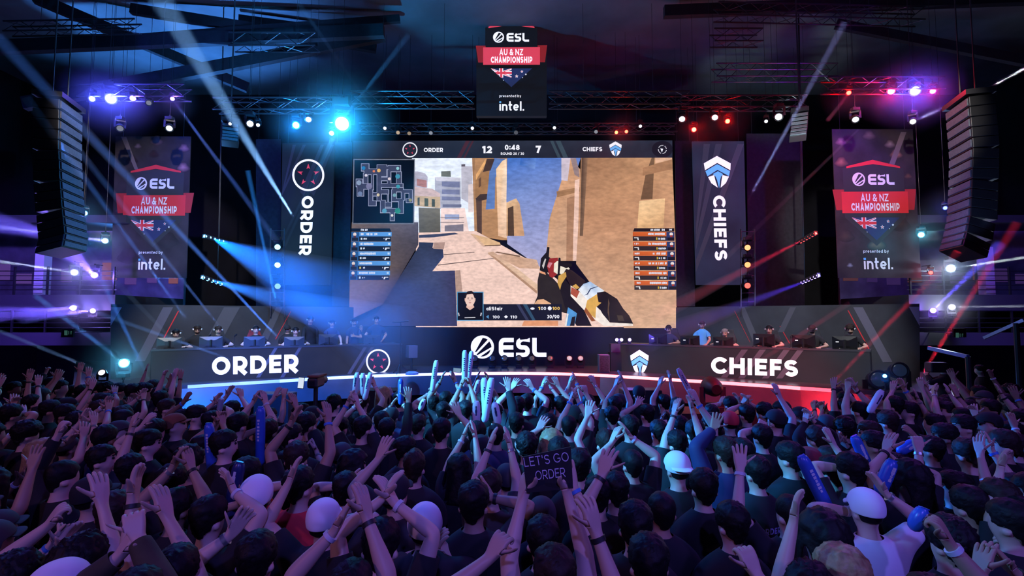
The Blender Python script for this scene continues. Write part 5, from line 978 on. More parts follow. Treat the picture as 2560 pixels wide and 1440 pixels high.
def make_person(root_loc, rz, arms, hair='short', hairc='dark', shirt='black', sleeve='short', sk=0, lev=1, legs=None, yaw=0, pitch=0, girth=1.0, scale=1.0, lean=0, cap=None, capdir=0, label='', group=None, seed=0, face=False, beard=False, printed=None, name='person', bands=(), headset=None):
    rd = random.Random(seed); cg, info = person_cage(arms, legs, yaw, pitch, girth, lean); nrm = vnormals(cg)
    body = mesh_obj(name, cg.v, cg.f, [SKIN[sk], SHOE], None, lev, [1 if t == 'foot' else 0 for t in cg.t])
    body.location = root_loc; body.rotation_euler = (0, 0, rz); body.scale = (scale,) * 3; tag(body, label, 'person', group)
    slv = {'short': ('sleeve', 'sleeve2'), 'long': ('sleeve', 'sleeve2', 'arm'), 'none': ('sleeve',)}[sleeve]
    ssel = lambda t: t in ('hip', 'torso', 'neckbase') or (t[-1:] in 'RL' and t[:-1] in slv)
    shell(cg, nrm, ssel, lambda p, i: .014 if p.z > 1.4 else .018 + .006 * math.sin(i * 2.3), 'shirt', CLOTH[shirt], body, lev)
    shell(cg, nrm, lambda t: t in ('leg', 'hip'), .008, 'trousers', CLOTH['trouser'], body, min(lev, 1))
    hm = HAIRM[hairc]
    if hair in ('short', 'curly', 'mohawk', 'buzz'):
        a = {'short': .012, 'curly': .026, 'mohawk': .008, 'buzz': .005}[hair]
        o = shell(cg, nrm, hsel(HC['short']), lambda p, i: (a + rd.uniform(-.3, .3) * a) * (.3 if p.z < 1.645 else 1) + (.02 if hair == 'mohawk' and abs(p.x) < .03 else 0) + (.01 if p.z > 1.7 and hair != 'buzz' else 0), 'hair', hm, body, 2)
        ruffle(o, {'short': .024, 'curly': .05, 'mohawk': .02, 'buzz': .008}[hair], .022 if hair != 'curly' else .03)
    elif hair == 'long':
        o = shell(cg, nrm, hsel(HC['long']), lambda p, i: .02 + rd.uniform(-.004, .004), 'hair', hm, body, lev, .02, lambda q, i: q + Vector((q.x * .5, -.05, -.19)) if q.z < 1.60 else q + Vector((q.x * .15, -.01, 0)) if q.z < 1.65 else q); ruffle(o, .03, .03)
    elif hair == 'fringe': shell(cg, nrm, hsel(HC['fringe']), .006, 'hair', hm, body, lev)
    if cap:
        if hair == 'none': shell(cg, nrm, hsel(HC['fringe']), .007, 'hair', hm, body, lev)
        c = shell(cg, nrm, hsel(HC['cap']), .02, 'cap', CLOTH[cap], body, lev, .006)
        b = MB(); Q = Matrix.Rotation(yaw + capdir, 3, 'Z') @ Matrix.Rotation(pitch, 3, 'X'); n0 = Vector((0, (1.62 - .95) * lean, 1.52)); top = []; bot = []
        for k in range(9):
            a = math.radians(-62 + 124 * k / 8); i_ = Vector((math.sin(a) * .092, math.cos(a) * .105, .158)); o_ = Vector((math.sin(a) * .092, .105 * math.cos(a) + .075 * math.cos(a) ** .5, .145 - .012 * (1 - math.cos(a)))); top += [n0 + Q @ i_, n0 + Q @ o_]; bot += [n0 + Q @ (i_ - Vector((0, 0, .006))), n0 + Q @ (o_ - Vector((0, 0, .006)))]
        fs = [(2 * k, 2 * k + 1, 2 * k + 3, 2 * k + 2) for k in range(8)] + [(18 + 2 * k, 18 + 2 * k + 2, 18 + 2 * k + 3, 18 + 2 * k + 1) for k in range(8)] + [(2 * k + 1, 19 + 2 * k, 21 + 2 * k, 2 * k + 3) for k in range(8)]
        mesh_obj('brim', top + bot, fs, CLOTH[cap], c, 1)
    if beard: shell(cg, nrm, hsel(HC['beard']), .003, 'beard', hm, body, lev, .003)
    n0 = Vector((0, (1.62 - .95) * lean, 1.52)); Q = Matrix.Rotation(yaw, 3, 'Z') @ Matrix.Rotation(pitch, 3, 'X'); H = lambda x, y, z: n0 + Q @ (Vector((x, y, z)) - Vector((0, 0, 1.52)))
    if face:
        for s in (-1, 1):
            b = MB(); b.sphere(H(s * .031, .094, 1.642), .0115, 10, 6, M=Q); e = b.build('eye', EYE, body, True, True)
            b = MB(); b.bar(H(s * .016, .107, 1.665), H(s * .048, .096, 1.666), .007, .009); b.build('eyebrow', hm, body, False, True)
        b = MB(); b.sphere(H(0, .098, 1.588), .026, 12, 6, (1, .35, .28), Q); b.build('mouth', LIP, body, True, True)
    if headset:
        b = MB(); pts = [H(math.sin(t) * .098, -.005, 1.645 + math.cos(t) * .125) for t in [math.radians(-82 + 164 * k / 12) for k in range(13)]]; b.tube(pts, .011, 6); hs = b.build('headset', RUBBER, body, True, True)
        for s in (-1, 1): b = MB(); b.lathe(H(s * .078, -.002, 1.64), Q @ Vector((s, 0, 0)), [(0, .038), (.03, .042), (.045, .036)], 12); b.build('ear_cup', headset, hs, True, True)
        b = MB(); b.tube([H(.10, .02, 1.62), H(.085, .09, 1.585), H(.03, .135, 1.58)], .004, 5); b.build('boom', RUBBER, hs, True, True)
    for s, m in bands:
        E, W = info[s]; d = (W - E).normalized(); b = MB(); b.lathe(W - d * .035, d, [(0, .031), (0, .034), (.02, .034), (.02, .031)], 12); b.build('wristband', m, body, True, True)
    if printed:                                               # writing on the back of the shirt
        for s_, x0, x1, z0, z1, cl in printed:
            w_, q = text_quads(s_, .11, .16); b = MB(); 
            for quad in q:
                vs = []
                for u, v in quad:
                    x, z = x0 + (x1 - x0) * u / w_, z0 + (z1 - z0) * v; vs.append(Vector((x, BACKY(z, x, girth) - .017, z)))
                b.add(vs, [(0, 1, 2, 3)])
            b.build('shirt_print', cl, body, False, True)
    body['_hands'] = 0; del body['_hands']
    return body, info
def BACKY(z, x, g=1.0):
    for j in range(NT - 1):
        if TOR[j][0] <= z <= TOR[j + 1][0]:
            t = (z - TOR[j][0]) / (TOR[j + 1][0] - TOR[j][0]); w_ = TOR[j][1] + t * (TOR[j + 1][1] - TOR[j][1]); d = TOR[j][2] + t * (TOR[j + 1][2] - TOR[j][2]); c = TOR[j][3] + t * (TOR[j + 1][3] - TOR[j][3]); return c - d * g * math.sqrt(max(.05, 1 - (x / (w_ * g)) ** 2)) - .004
    return -.1
EYE = mat('eye_dark', (.03, .02, .02), .2); LIP = mat('lips', (.35, .12, .10), .5)
BANDS = [mat('band_white', (.6, .6, .65), .5), mat('band_blue', (.05, .2, .6), .5), mat('band_black', (.015, .015, .015), .5), mat('band_silver', (.5, .5, .5), .3, .8)]
INK = {'white': mat('print_white', (.6, .6, .65), .7), 'violet': mat('print_violet', (.35, .3, .55), .7)}
DOWN = {1: (Vector((.24, .06, .83)), Vector((.5, -1, 0)), Vector((-1, .2, 0)), .35, .05), -1: (Vector((-.24, .06, .83)), Vector((-.5, -1, 0)), Vector((1, .2, 0)), .35, .05)}
# ------------------------------------------------------------------ the two teams, their monitors and chairs
ORD = 'first second third fourth fifth sixth seventh eighth ninth tenth eleventh twelfth thirteenth fourteenth fifteenth sixteenth seventeenth eighteenth nineteenth twentieth'.split()
ORD += ['twenty-' + o for o in ORD[:9]] + ['thirtieth'] + ['thirty-' + o for o in ORD[:9]] + ['fortieth'] + ['forty-' + o for o in ORD[:9]]
MONB = mat('monitor_shell', (.035, .045, .055), .35); MONR = mat('monitor_black', (.008, .008, .009), .3)
def monitor(d, px, ytop, lab, m, tw):
    pl = d.A - d.n * .30; q = on_plane(px, 862, pl, d.n); z0 = d.ztop; zt = on_plane(px, ytop, pl, d.n).z; h = .33; c = Vector((q.x, q.y, zt - h / 2)); M = d.M @ Matrix.Rotation(tw, 3, 'Z'); fx, fy = M @ Vector((1, 0, 0)), M @ Vector((0, 1, 0))
    t = thing('monitor', (q.x, q.y, z0), lab, 'monitor', 'monitors on the team desks'); b = MB(); b.box(c, (.56, .03, h), M)
    k = c - fy * .015; vs = [k + fx * (x * .56) + Vector((0, 0, zz * h)) for x, zz in ((-.5, -.5), (.5, -.5), (.5, .5), (-.5, .5))] + [k - fy * .035 + fx * (x * .2) + Vector((0, 0, zz * h)) for x, zz in ((-.5, -.25), (.5, -.25), (.5, .2), (-.5, .2))]
    b.add(vs, [(0, 1, 5, 4), (1, 2, 6, 5), (2, 3, 7, 6), (3, 0, 4, 7), (4, 5, 6, 7)]); part(b, 'shell', m, t)
    b = MB(); b.bar(Vector((c.x, c.y, z0 + .02)) - fy * .09, c - fy * .07 + Vector((0, 0, .08)), .06, .035); part(b, 'stand', RUBBER, t)
    b = MB(); b.box(Vector((c.x, c.y, z0 + .012)) - fy * .06, (.24, .2, .02), M); part(b, 'foot', RUBBER, t)
    if m is MONR: b = MB(); b.box(c - fy * .045 + fx * -.16 + Vector((0, 0, .02)), (.07, .015, .02), M); part(b, 'badge', LEDWHITE, t)
for k, (px, yt) in enumerate(((423, 844), (527, 841.5), (636, 841.5), (735.5, 842), (820, 835.5), (929.5, 837.5))): monitor(DL, px, yt, '%s monitor from the left on the left desk, seen from behind' % ORD[k], MONB, (.05, 0, .03, -.05, 0, .08)[k])
for k, (px, yt) in enumerate(((1645, 835.5), (1725.5, 838.5), (1808.5, 842.5), (1910, 834.5), (2009, 837.5), (2112, 841))): monitor(DR, px, yt, '%s monitor from the left on the right desk, black with a pale badge' % ORD[k], MONR, (.1, .06, 0, -.1, -.06, -.05)[k])
def chair(p, M, label, col):
    t = thing('gaming_chair', (p.x, p.y, DZ), label, 'chair', 'chairs behind the team desks'); fy = M @ Vector((0, -1, 0)); b = MB(); b.box(Vector((p.x, p.y, DZ + .47)), (.5, .5, .1), M); part(b, 'seat', RUBBER, t, bevel=.03)
    c = Vector((p.x, p.y, DZ)) - fy * .27; vs = []
    for z, w_, dy in ((.5, .22, 0), (.8, .26, -.02), (1.05, .25, -.05), (1.25, .17, -.09), (1.36, .14, -.1)):
        for x, y in ((-1, .04), (1, .04), (1, -.04), (-1, -.04)): vs.append(c + M @ Vector((x * w_, 0, 0)) + fy * (dy + y) + Vector((0, 0, z)))
    b = MB(); b.add(vs, [(4 * i + k, 4 * i + (k + 1) % 4, 4 * i + 4 + (k + 1) % 4, 4 * i + 4 + k) for i in range(4) for k in range(4)] + [(3, 2, 1, 0), (16, 17, 18, 19)]); part(b, 'backrest', CLOTH[col], t, bevel=.02)
    b = MB(); b.tube([(p.x, p.y, DZ + .06), (p.x, p.y, DZ + .43)], .03, 8); 
    for k in range(5): a = k * 2 * PI / 5; b.bar((p.x, p.y, DZ + .07), (p.x + .28 * math.cos(a), p.y + .28 * math.sin(a), DZ + .05), .05, .04)
    part(b, 'base', DARK, t)
def player(d, px, ytop, stand, hair, hc, shirt, lab, back=.78, beard=False, sk=0, headset=True, arms=None, cap=None, yaw=0, chair_col=None, sleeve='short', pitch=.12):
    pl = d.A - d.n * back; q = on_plane(px, ytop, pl, d.n); rz = math.atan2(-d.n.x, d.n.y)
    if stand: sc = min(1.06, (q.z - DZ) / 1.775); rt = Vector((q.x, q.y, DZ)); legs = None
    else:
        sc = 1.0; drop = q.z - 1.775; rt = Vector((q.x, q.y, drop)); fl = DZ + .075 - drop; legs = {s: (Vector((s * .13, .36, max(.66, fl + .40))), Vector((s * .13, .32, fl))) for s in (1, -1)}
        if chair_col: chair(q - d.n * .05, d.M, 'gaming chair of the ' + lab.split(',')[0], chair_col)
    zt = (d.ztop + .035 - rt.z) / sc; A = {}
    for s in (1, -1):
        a = (arms or {}).get(s, 'desk')
        A[s] = {'desk': (Vector((s * .24, .34, zt)), Vector((s * .8, -.5, -.3)), Vector((0, 0, -1)), .2, .1, Vector((-s * .3, 1, -.1))), 'down': DOWN[s][:5], 'hip': (Vector((s * .2, .12, 1.0)), Vector((s, -.6, 0)), Vector((-s, 0, 0)), .4, .05), 'chest': (Vector((-s * .02, .24, 1.18)), Vector((s, -.2, -.5)), Vector((0, -1, 0)), .5, .05), 'up': (Vector((s * .25, .25, 1.55)), Vector((s, 0, -.5)), Vector((0, 1, 0)), .8, .05)}[a]
    return make_person(rt, rz, A, hair, hc, shirt, sleeve, sk, 2, legs, yaw, pitch * -1, 1.0, sc, 0.0, cap, 0, lab, 'players at the desks', int(px), True, beard, headset=BANDS[3] if headset else None)
K = 'left desk'
player(DL, 440.5, 822, False, 'short', 'black', 'black', 'first player from the left, ducked behind the first monitor of the left desk', sk=1, chair_col='charcoal')
player(DL, 494, 812, False, 'short', 'brown', 'black', 'second player from the left, bearded in black between the first two monitors', 1.0, True, sleeve='long', pitch=.25, arms={1: 'hip', -1: 'hip'})
player(DL, 546, 813.5, False, 'short', 'brown', 'black', 'third player from the left, brown hair, leaning beside the second monitor', chair_col='charcoal')
player(DL, 640, 813.5, False, 'buzz', 'black', 'black', 'fourth player from the left, smiling behind the third monitor', sk=1, chair_col='maroon', pitch=0)
player(DL, 719, 812, False, 'fringe', 'black', 'black', 'person in black cap standing behind the player at the fourth monitor', 1.5, cap='black', headset=False, arms={1: 'down', -1: 'down'}, yaw=-.4)
player(DL, 739, 817.5, False, 'short', 'black', 'black', 'player seated behind the fourth monitor of the left desk', sk=1, pitch=0)
player(DL, 776, 789.5, True, 'short', 'black', 'black', 'tall staff member in dark jacket and headset standing behind the left desk', 1.15, sleeve='long', arms={1: 'desk', -1: 'down'})
player(DL, 830, 798.5, True, 'short', 'black', 'navy', 'player in navy jersey standing behind the fifth monitor', .8, sk=1)
player(DL, 885, 796, True, 'short', 'black', 'navy', 'bearded player standing with one arm across his belly, left of the sixth monitor', .85, True, arms={1: 'down', -1: 'chest'}, sk=4)
player(DL, 902.5, 812, True, 'buzz', 'grey', 'black', 'person with pale hair half hidden between two standing players', 1.7, headset=False, arms={1: 'down', -1: 'down'})
player(DL, 941, 789.5, True, 'buzz', 'black', 'navy', 'tall player in printed navy jersey standing behind the sixth monitor', .9, arms={1: 'hip', -1: 'hip'})
player(DR, 1672, 812, False, 'short', 'brown', 'navy', 'first player from the left at the right desk, leaning by the first monitor', .8, True, sk=0, chair_col='charcoal', pitch=.2)
player(DR, 1755, 802, True, 'short', 'brown', 'blue', 'player in bright blue jersey standing behind the second monitor of the right desk', .8, yaw=.3, pitch=.2, arms={1: 'desk', -1: 'desk'})
player(DR, 1812, 821, False, 'short', 'grey', 'black', 'grey haired player low behind the third monitor of the right desk', .8, True, chair_col='charcoal')
player(DR, 1923, 812, False, 'buzz', 'black', 'black', 'player in black behind the fourth monitor of the right desk', .75, chair_col='charcoal')
player(DR, 2030, 811, False, 'fringe', 'black', 'black', 'player in black cap behind the fifth monitor of the right desk', .75, True, cap='black', chair_col='charcoal', pitch=.2)
player(DR, 2125, 810, False, 'curly', 'brown', 'black', 'wavy haired player behind the last monitor of the right desk', .75, True, chair_col='charcoal', pitch=.25)
for d, px, lb in ((DL, 585, 'thin microphone stand between second and third monitor of the left desk'), (DL, 520, 'small gooseneck microphone above the second monitor of the left desk'), (DR, 1885, 'small desk microphone stand left of the fourth monitor of the right desk'), (DR, 1977, 'small desk microphone stand left of the fifth monitor of the right desk')):
    q = on_plane(px, 868, d.A - d.n * .35, d.n); q.z = d.ztop; t = thing('desk_microphone', q, lb, 'microphone'); b = MB(); b.lathe(q, (0, 0, 1), [(0, .06), (.015, .055)], 14); b.tube([q, q + Vector((0, 0, .3))], .008, 6); part(b, 'stand', RUBBER, t); b = MB(); b.tube([q + Vector((0, 0, .3)), q + Vector((.07, 0, .36))], .022, 8); part(b, 'microphone_head', RUBBER, t)
# ------------------------------------------------------------------ the audience
# traced people: head centre x and hair top y in the photo, look, shirt, left wrist, right wrist, extra
PE = [
(82, 985, 's', 'k', (72, 950), (96, 952)), (205, 962, 's', 'k', (199, 928), (222, 930)), (152, 950, 'sR', 'k', (138, 1000), None), (160, 1010, 'sR', 'k', None, None), (252, 1000, 'bR', 'k', (218, 1014), None), (307, 1021, 'zR', 'k', None, None), (298, 1051, 'gR', 'k', None, None),
(297, 957, 's', 'k', None, None), (330, 959, 's', 'k', None, None), (366, 957, 's', 'k', None, None), (432, 968, 's', 'k', (424, 956), (453, 928)), (266, 984, 'sR', 'k', (262, 1000), (287, 985)), (417, 997, 'bR', 'k', None, None), (441, 1032, 'oR', 'k', None, None), (489, 1012, 'sR', 'k', None, None), (530, 1026, 's', 'k', None, None),
(592, 1031, 's', 'k', None, None), (562, 1075, 'sR', 'k', None, None), (365, 1073, 'sR', 'k', (355, 1068), None), (388, 1046, 's', 'k', None, None), (256, 1112, 'sR', 'k', None, None), (105, 1098, 'B', 'k', (165, 1110), (208, 1094)), (62, 1055, 'c', 'k', (30, 1085), None), (435, 1222, 's', 'k', (430, 1172), (478, 1172)),
(545, 1012, 's', 'k', (535, 1008), (552, 1014)), (578, 1002, 's', 'k', (567, 990), (604, 995)), (40, 1385, 'c', 'k', (122, 1314), None, 'F'), (228, 1190, 'n', 'k', None, None), (280, 1230, 'b', 'k', None, None), (345, 1420, 's', 'o', (300, 1390), (345, 1346), 'FJ'), (205, 1342, 'c', 'k', (140, 1380), (255, 1260)),
(140, 1405, 'w', 'w', None, None), (517, 1242, 's', 'k', None, (585, 1230), 'P'), (440, 1362, 's', 'k', (330, 1235), (402, 1255)), (672, 1047, 'b', 'k', (652, 1070), None), (637, 1035, 's', 'k', (632, 1008), (664, 1008)), (742, 1103, 'b', 'k', (727, 1060), (820, 1054), 'P2'), (765, 1030, 's', 'k', (752, 1068), (735, 1008)), (835, 985, 's', 'k', None, None),
(905, 1040, 's', 'k', (868, 1012), (892, 1008)), (958, 967, 'B', 'b', None, (981, 987)), (967, 1044, 's', 'kJ', None, (1023, 990), 'J'), (953, 1028, 's', 'k', None, None), (1045, 1036, 'b', 'k', None, None), (1115, 978, 's', 'k', (1100, 955), (1138, 955)), (1108, 1004, 's', 'k', None, None), (1103, 1046, 's', 'k', None, (1149, 1040)), (1035, 1127, 'm', 'k', None, None, 'Z'),
(641, 1186, 'wB', 'k', (600, 1260), None, 'P'), (748, 1166, 's', 'r', (727, 1208), None, 'PR'), (862, 1180, 's', 'k', (868, 1214), None), (808, 1248, 'w', 'k', (722, 1207), (836, 1302)), (950, 1300, 's', 'k', (955, 1248), (986, 1258)), (1062, 1256, 'wB', 'k', (1080, 1378), (1128, 1392), 'P'), (1185, 1202, 's', 'k', None, (1228, 1245), 'P3'), (880, 1400, 's', 'k', (835, 1330), (918, 1296)),
(1085, 990, 's', 'k', (1072, 985), (1090, 985), 'G'), (1163, 1000, 's', 'k', (1151, 968), (1176, 966), 'G'), (1192, 1052, 's', 'b', None, None), (1240, 1056, 'z', 'b', None, None), (1201, 1086, 'n', 'k', None, None), (1291, 1031, 's', 'k', None, None, 'P3'), (1296, 990, 's', 'k', (1280, 972), None), (1318, 984, 's', 'k', None, (1331, 972)), (1363, 990, 's', 'k', (1356, 967), (1376, 967)), (1400, 990, 's', 'k', None, (1397, 968)),
(1425, 985, 'z', 'k', (1425, 957), (1441, 957)), (1470, 985, 's', 'k', None, (1487, 962)), (1536, 990, 's', 'k', (1538, 968), (1557, 957)), (1432, 976, 'z', 'w', None, None), (1423, 1036, 'z', 'k', (1428, 1000), (1446, 1004)), (1467, 1030, 'b', 'k', None, None, 'P4'), (1530, 1015, 's', 'k', None, None), (1575, 1036, 's', 'k', None, None), (1617, 1010, 's', 'k', (1590, 1015), None), (1598, 963, 'n', 'k', None, None), (1660, 985, 's', 'k', (1648, 965), (1676, 950)),
(1372, 1033, 's', 'k', None, None), (1317, 1084, 'c', 'k', None, None), (1378, 1074, 'B', 'k', (1345, 1075), None), (1397, 1091, 's', 'k', None, None), (1385, 1362, 'b', 'k', (1307, 1246), (1417, 1228), 'G'), (1580, 1119, 'z', 'k', (1530, 1107), (1577, 1094)), (1447, 1121, 's', 'k', None, None), (1645, 1048, 's', 'k', None, None), (1694, 1076, 's', 'k', (1690, 1018), (1732, 1030)), (1737, 1048, 's', 'k', None, (1745, 1010)), (1695, 1129, 'wB', 'k', None, None),
(1495, 1193, 's', 'k', None, None), (1590, 1250, 's', 'k', (1505, 1188), None), (1475, 1470, 's', 'k', None, (1490, 1332)), (1652, 1223, 'z', 'k', None, None), (1620, 1332, 's', 'k', None, None), (1225, 1465, 's', 'k', (1225, 1395), None, 'F'), (1825, 1027, 'r', 'k', (1783, 1072), None), (1826, 990, 's', 'k', (1800, 1010), (1850, 1005)), (1780, 1011, 's', 'k', None, None), (1909, 1005, 's', 'k', None, None), (1955, 1001, 'nL', 'k', None, None), (2003, 1017, 'nvL', 'k', None, None),
(1868, 1010, 's', 'k', (1856, 1012), (1876, 1010)), (1905, 1060, 's', 'k', (1897, 1072), None, 'F'), (1812, 1091, 'b', 'b', (1782, 1075), None, 'J'), (1857, 1096, 's', 'k', None, None), (1893, 1138, 's', 'k', None, None, 'P'), (1977, 1104, 's', 'k', None, None), (2025, 1118, 'M', 'k', None, (2085, 1115)), (2110, 997, 's', 'k', (2084, 968), (2120, 985)), (2150, 1000, 'z', 'k', (2120, 975), (2140, 975)), (2240, 990, 's', 'k', (2231, 978), (2262, 975)), (2271, 1004, 'sL', 'k', None, (2297, 1002)), (2370, 1004, 'sL', 'k', (2336, 987), None),
(2412, 1036, 'sL', 'k', None, None), (2475, 1030, 'nL', 'k', None, None), (2085, 1141, 's', 'k', None, None), (2130, 1132, 's', 'k', (2110, 1170), (2150, 1178)), (2425, 1096, 'b', 'k', None, None, 'J'), (2180, 1076, 'sL', 'k', None, None), (2170, 1223, 'w', 'w', (2127, 1279), (2215, 1236)), (1832, 1256, 's', 'k', None, None, 'P3'), (2025, 1415, 'c', 'k', (1989, 1266), None), (2055, 1276, 'L', 'k', None, None), (2110, 1373, 'B', 'k', None, None), (2330, 1440, 's', 'k', None, (2373, 1361), 'F'),
(2428, 1216, 's', 'k', None, None), (2497, 1196, 'b', 'k', None, None), (2530, 1251, 's', 'k', None, (2525, 1370), 'F'), (2375, 1296, 'c', 'k', None, None), (2545, 1240, 's', 'k', (2500, 1182), None), (2270, 1150, 'L', 'k', (2215, 1130), (2250, 1165)), (2330, 1090, 's', 'kJ', None, (2290, 1095), 'J'), (1540, 1180, 's', 'k', None, None), (640, 1330, 's', 'k', (575, 1340), None), (25, 1010, 's', 'k', (15, 1060), (60, 1035)), (120, 1000, 's', 'k', None, None),
]
def yof(hy, sc): return 1300 * (CAMZ - 1.775 * sc) / (hy - 800)
rnd = random.Random(11); people = []
for e in PE:
    hx, hy, look, sh, lw, rw = e[:6]; op = e[6] if len(e) > 6 else ''
    sc = rnd.uniform(.97, 1.03); q = G(hx, hy, 1.775 * sc); people.append(dict(p=Vector((q.x, q.y + .02, 0)), look=look, sh=sh, lw=lw, rw=rw, op=op, sc=sc, tr=True))
def ymax(x, y):
    px = 1280 + x / y * 1300; return 9.2 if px < 420 else 6.9 if px < 900 else 7.5 if px < 1720 else 6.7 if px < 2080 else 8.2
tries = 0
while len(people) < 292 and tries < 30000:
    tries += 1; y = math.sqrt(rnd.uniform(2.0 ** 2, 9.2 ** 2)); x = rnd.uniform(-1.03, 1.03) * y
    if y > ymax(x, y): continue
    p = Vector((x, y, 0))
    if min((p - o['p']).length for o in people) < .43: continue
    if any(.1 < o['p'].y - y < 2.2 and abs(x / y - o['p'].x / o['p'].y) * 1300 < 20 + 60 / y for o in people if o.get('tr') and o['p'].y - y < 1.0): continue
    lk = rnd.choice('ssssssssbbbzzcnnmLgg') ; lk = lk if rnd.random() < .75 else lk + ('R' if x < 0 else 'L')
    people.append(dict(p=p, look=lk, sh=rnd.choice(['k'] * 9 + ['c', 'c', 'b', 'g', 'kJ']), lw=None, rw=None, op='', sc=rnd.uniform(.93, 1.02), tr=False, mode=rnd.choice(['d', 'd', 'd', 'h', 'h', 'c', 'c', 'u', 'o'])))
# rows from the stage, counted for the labels
people.sort(key=lambda o: -o['p'].y); NR = 12; per = math.ceil(len(people) / NR)
edges = [9.3, 8.4, 7.7, 7.1, 6.5, 5.9, 5.3, 4.8, 4.3, 3.8, 3.3, 2.8, 2.35, 0]
rows_ = [[o for o in people if edges[i + 1] <= o['p'].y < edges[i]] for i in range(len(edges) - 1)]
for i, r in enumerate(rows_):
    r.sort(key=lambda o: o['p'].x)
    for k, o in enumerate(r): o['row'] = i; o['k'] = k; o['n'] = len(r)
HN = {'s': ('short', 'dark', 'dark-haired person'), 'b': ('short', 'brown', 'brown-haired person'), 'c': ('curly', 'dark', 'curly-haired person'), 'm': ('mohawk', 'brown', 'peak-haired person'), 'z': ('buzz', 'dark', 'close-cropped person'), 'L': ('long', 'dark', 'long-haired dark person'), 'B': ('long', 'blond', 'fair long-haired person'),
      'w': ('none', 'dark', 'person in white cap'), 'r': ('none', 'dark', 'person in red cap'), 'n': ('none', 'dark', 'person in black cap'), 'o': ('none', 'dark', 'person in brown cap'), 'M': ('none', 'dark', 'person in maroon cap'), 'g': ('none', 'dark', 'person in grey cap')}
CAPC = {'w': 'white', 'r': 'red', 'n': 'black', 'o': 'brown', 'M': 'maroon', 'g': 'grey'}
SHC = {'k': 'black', 'c': 'charcoal', 'b': 'navy', 'g': 'grey', 'r': 'red', 'w': 'white', 'o': 'olive'}
seed = 0
for o in sorted(people, key=lambda o: -o['p'].y):
    seed += 1; rd = random.Random(seed * 13); p, sc = o['p'], o['sc']; op = o['op']; hair, hc, hn = HN[o['look'][0]]; cap = CAPC.get(o['look'][0]); fl = o['look'][1:]
    rz = math.atan2(p.x, 18 - p.y) * .8 * -1 * -1 + rd.uniform(-.15, .15); rz = math.atan2(p.x, 17 - p.y) * 1.0 + rd.uniform(-.12, .12)   # turned towards the screen
    yaw = {'R': -.75, 'L': .75}.get(fl[-1:] if fl else '', rd.uniform(-.25, .25)); inv = Matrix.Rotation(-rz, 3, 'Z'); A = {}; toB = lambda v: (inv @ (v - p)) / sc
    lw, rw = o['lw'], o['rw']; both = lw and rw and math.dist(lw, rw) * p.y / 1300 < .42
    desc = 'clapping overhead' if both else 'both arms up' if lw and rw else 'left arm up' if lw else 'right arm up' if rw else 'arms down'
    for s, wp in ((-1, lw), (1, rw)):
        if wp:
            t = P(wp[0], wp[1], p.y + (.14 if wp[1] < 1440 else .1)); W = toB(t); hint = Vector((s * .9, -.25, -.35))
            if 'F' in op: palm, cu, sp = Vector((-s * .6, .8, 0)), 1.45, .02
            elif 'G' in op: palm, cu, sp = Vector((-s, .4, 0)), 1.0, .03
            elif both: palm, cu, sp = Vector((-s, .25, 0)), .18, rd.uniform(.04, .1)
            else: palm, cu, sp = Vector((-s * .5, rd.choice((.9, .9, -.4)), 0)), rd.uniform(.08, .4), rd.uniform(.08, .16)
            A[s] = (W, hint, palm, cu, sp, Vector((-s * .15, .1, 1)) if W.z > 1.4 else None)
        else: A[s] = DOWN[s]
    if not o['tr']:
        m = o['mode']; g = rd.uniform
        if m == 'c':
            z = g(1.72, 1.92); x0 = g(-.06, .06); gap = g(.03, .1); y0 = g(.18, .3); desc = 'clapping overhead'
            for s in (1, -1): A[s] = (Vector((x0 + s * gap, y0, z + g(-.03, .03))), Vector((s * .9, -.2, -.35)), Vector((-s, .2, 0)), .15, g(.04, .1), Vector((-s * .2, .1, 1)))
        elif m == 'h':
            z = g(1.38, 1.52); gap = g(.04, .1); desc = 'clapping low'
            for s in (1, -1): A[s] = (Vector((s * gap, .33, z)), Vector((s * .7, -.2, -.8)), Vector((-s, 0, 0)), .15, .06, Vector((-s * .3, .5, 1)))
        elif m in 'uo':
            s = rd.choice((1, -1)); desc = '%s arm up' % ('right' if s == 1 else 'left'); A[s] = (Vector((s * g(.1, .3), g(.08, .25), g(1.8, 1.95))), Vector((s * .9, -.3, -.2)), Vector((-s * .3, .9, 0)), 1.4 if m == 'o' else .15, .02 if m == 'o' else .12, Vector((0, .1, 1)))
    k, n = o['k'], o['n']; nr = len([r for r in rows_ if r]); fromleft = k < (n + 1) // 2
    lab = '%s %s, %s from the %s in %s row from stage' % (hn, desc, ORD[k if fromleft else n - 1 - k], 'left' if fromleft else 'right', ORD[o['row']])
    near = p.y < 4.6; pr = None; zt = 1.28
    if 'P2' in op or 'P4' in op: pr = None
    elif 'P3' in op: pr = [('IECCCES', -.075, .085, 1.335, 1.36, INK['violet'])] if p.x < 0 and p.y < 5 else None
    elif 'PR' in op: pr = [('IES', .0, .095, 1.27, 1.33, INK['white'])]
    elif 'P' in op: pr = [('ORDER', -.09, .09, 1.24, 1.285, INK['violet']), ('7', -.035, .035, 1.06, 1.15, INK['violet'])]
    sl = 'long' if 'J' in op or 'J' in o['sh'] else 'short'; bands = [(s, rd.choice(BANDS)) for s in (1, -1) if A[s] is not DOWN[s] and rd.random() < .5 and sl == 'short']
    make_person((p.x, p.y, 0), rz, A, hair, hc, SHC[o['sh'][0]], sl, rd.choice((0, 0, 1, 1, 2, 4, 4, 3)) if not o['tr'] else rd.choice((0, 1, 1, 4, 2)), 2 if near else 1, None, yaw, rd.uniform(-.02, .22) if hy else 0, rd.uniform(.95, 1.12), sc, 0.0, cap, (PI if 'B' in fl else 0), lab, 'people in the standing crowd', seed, abs(yaw) > .6 and p.y < 7.5, False, pr, bands=bands)
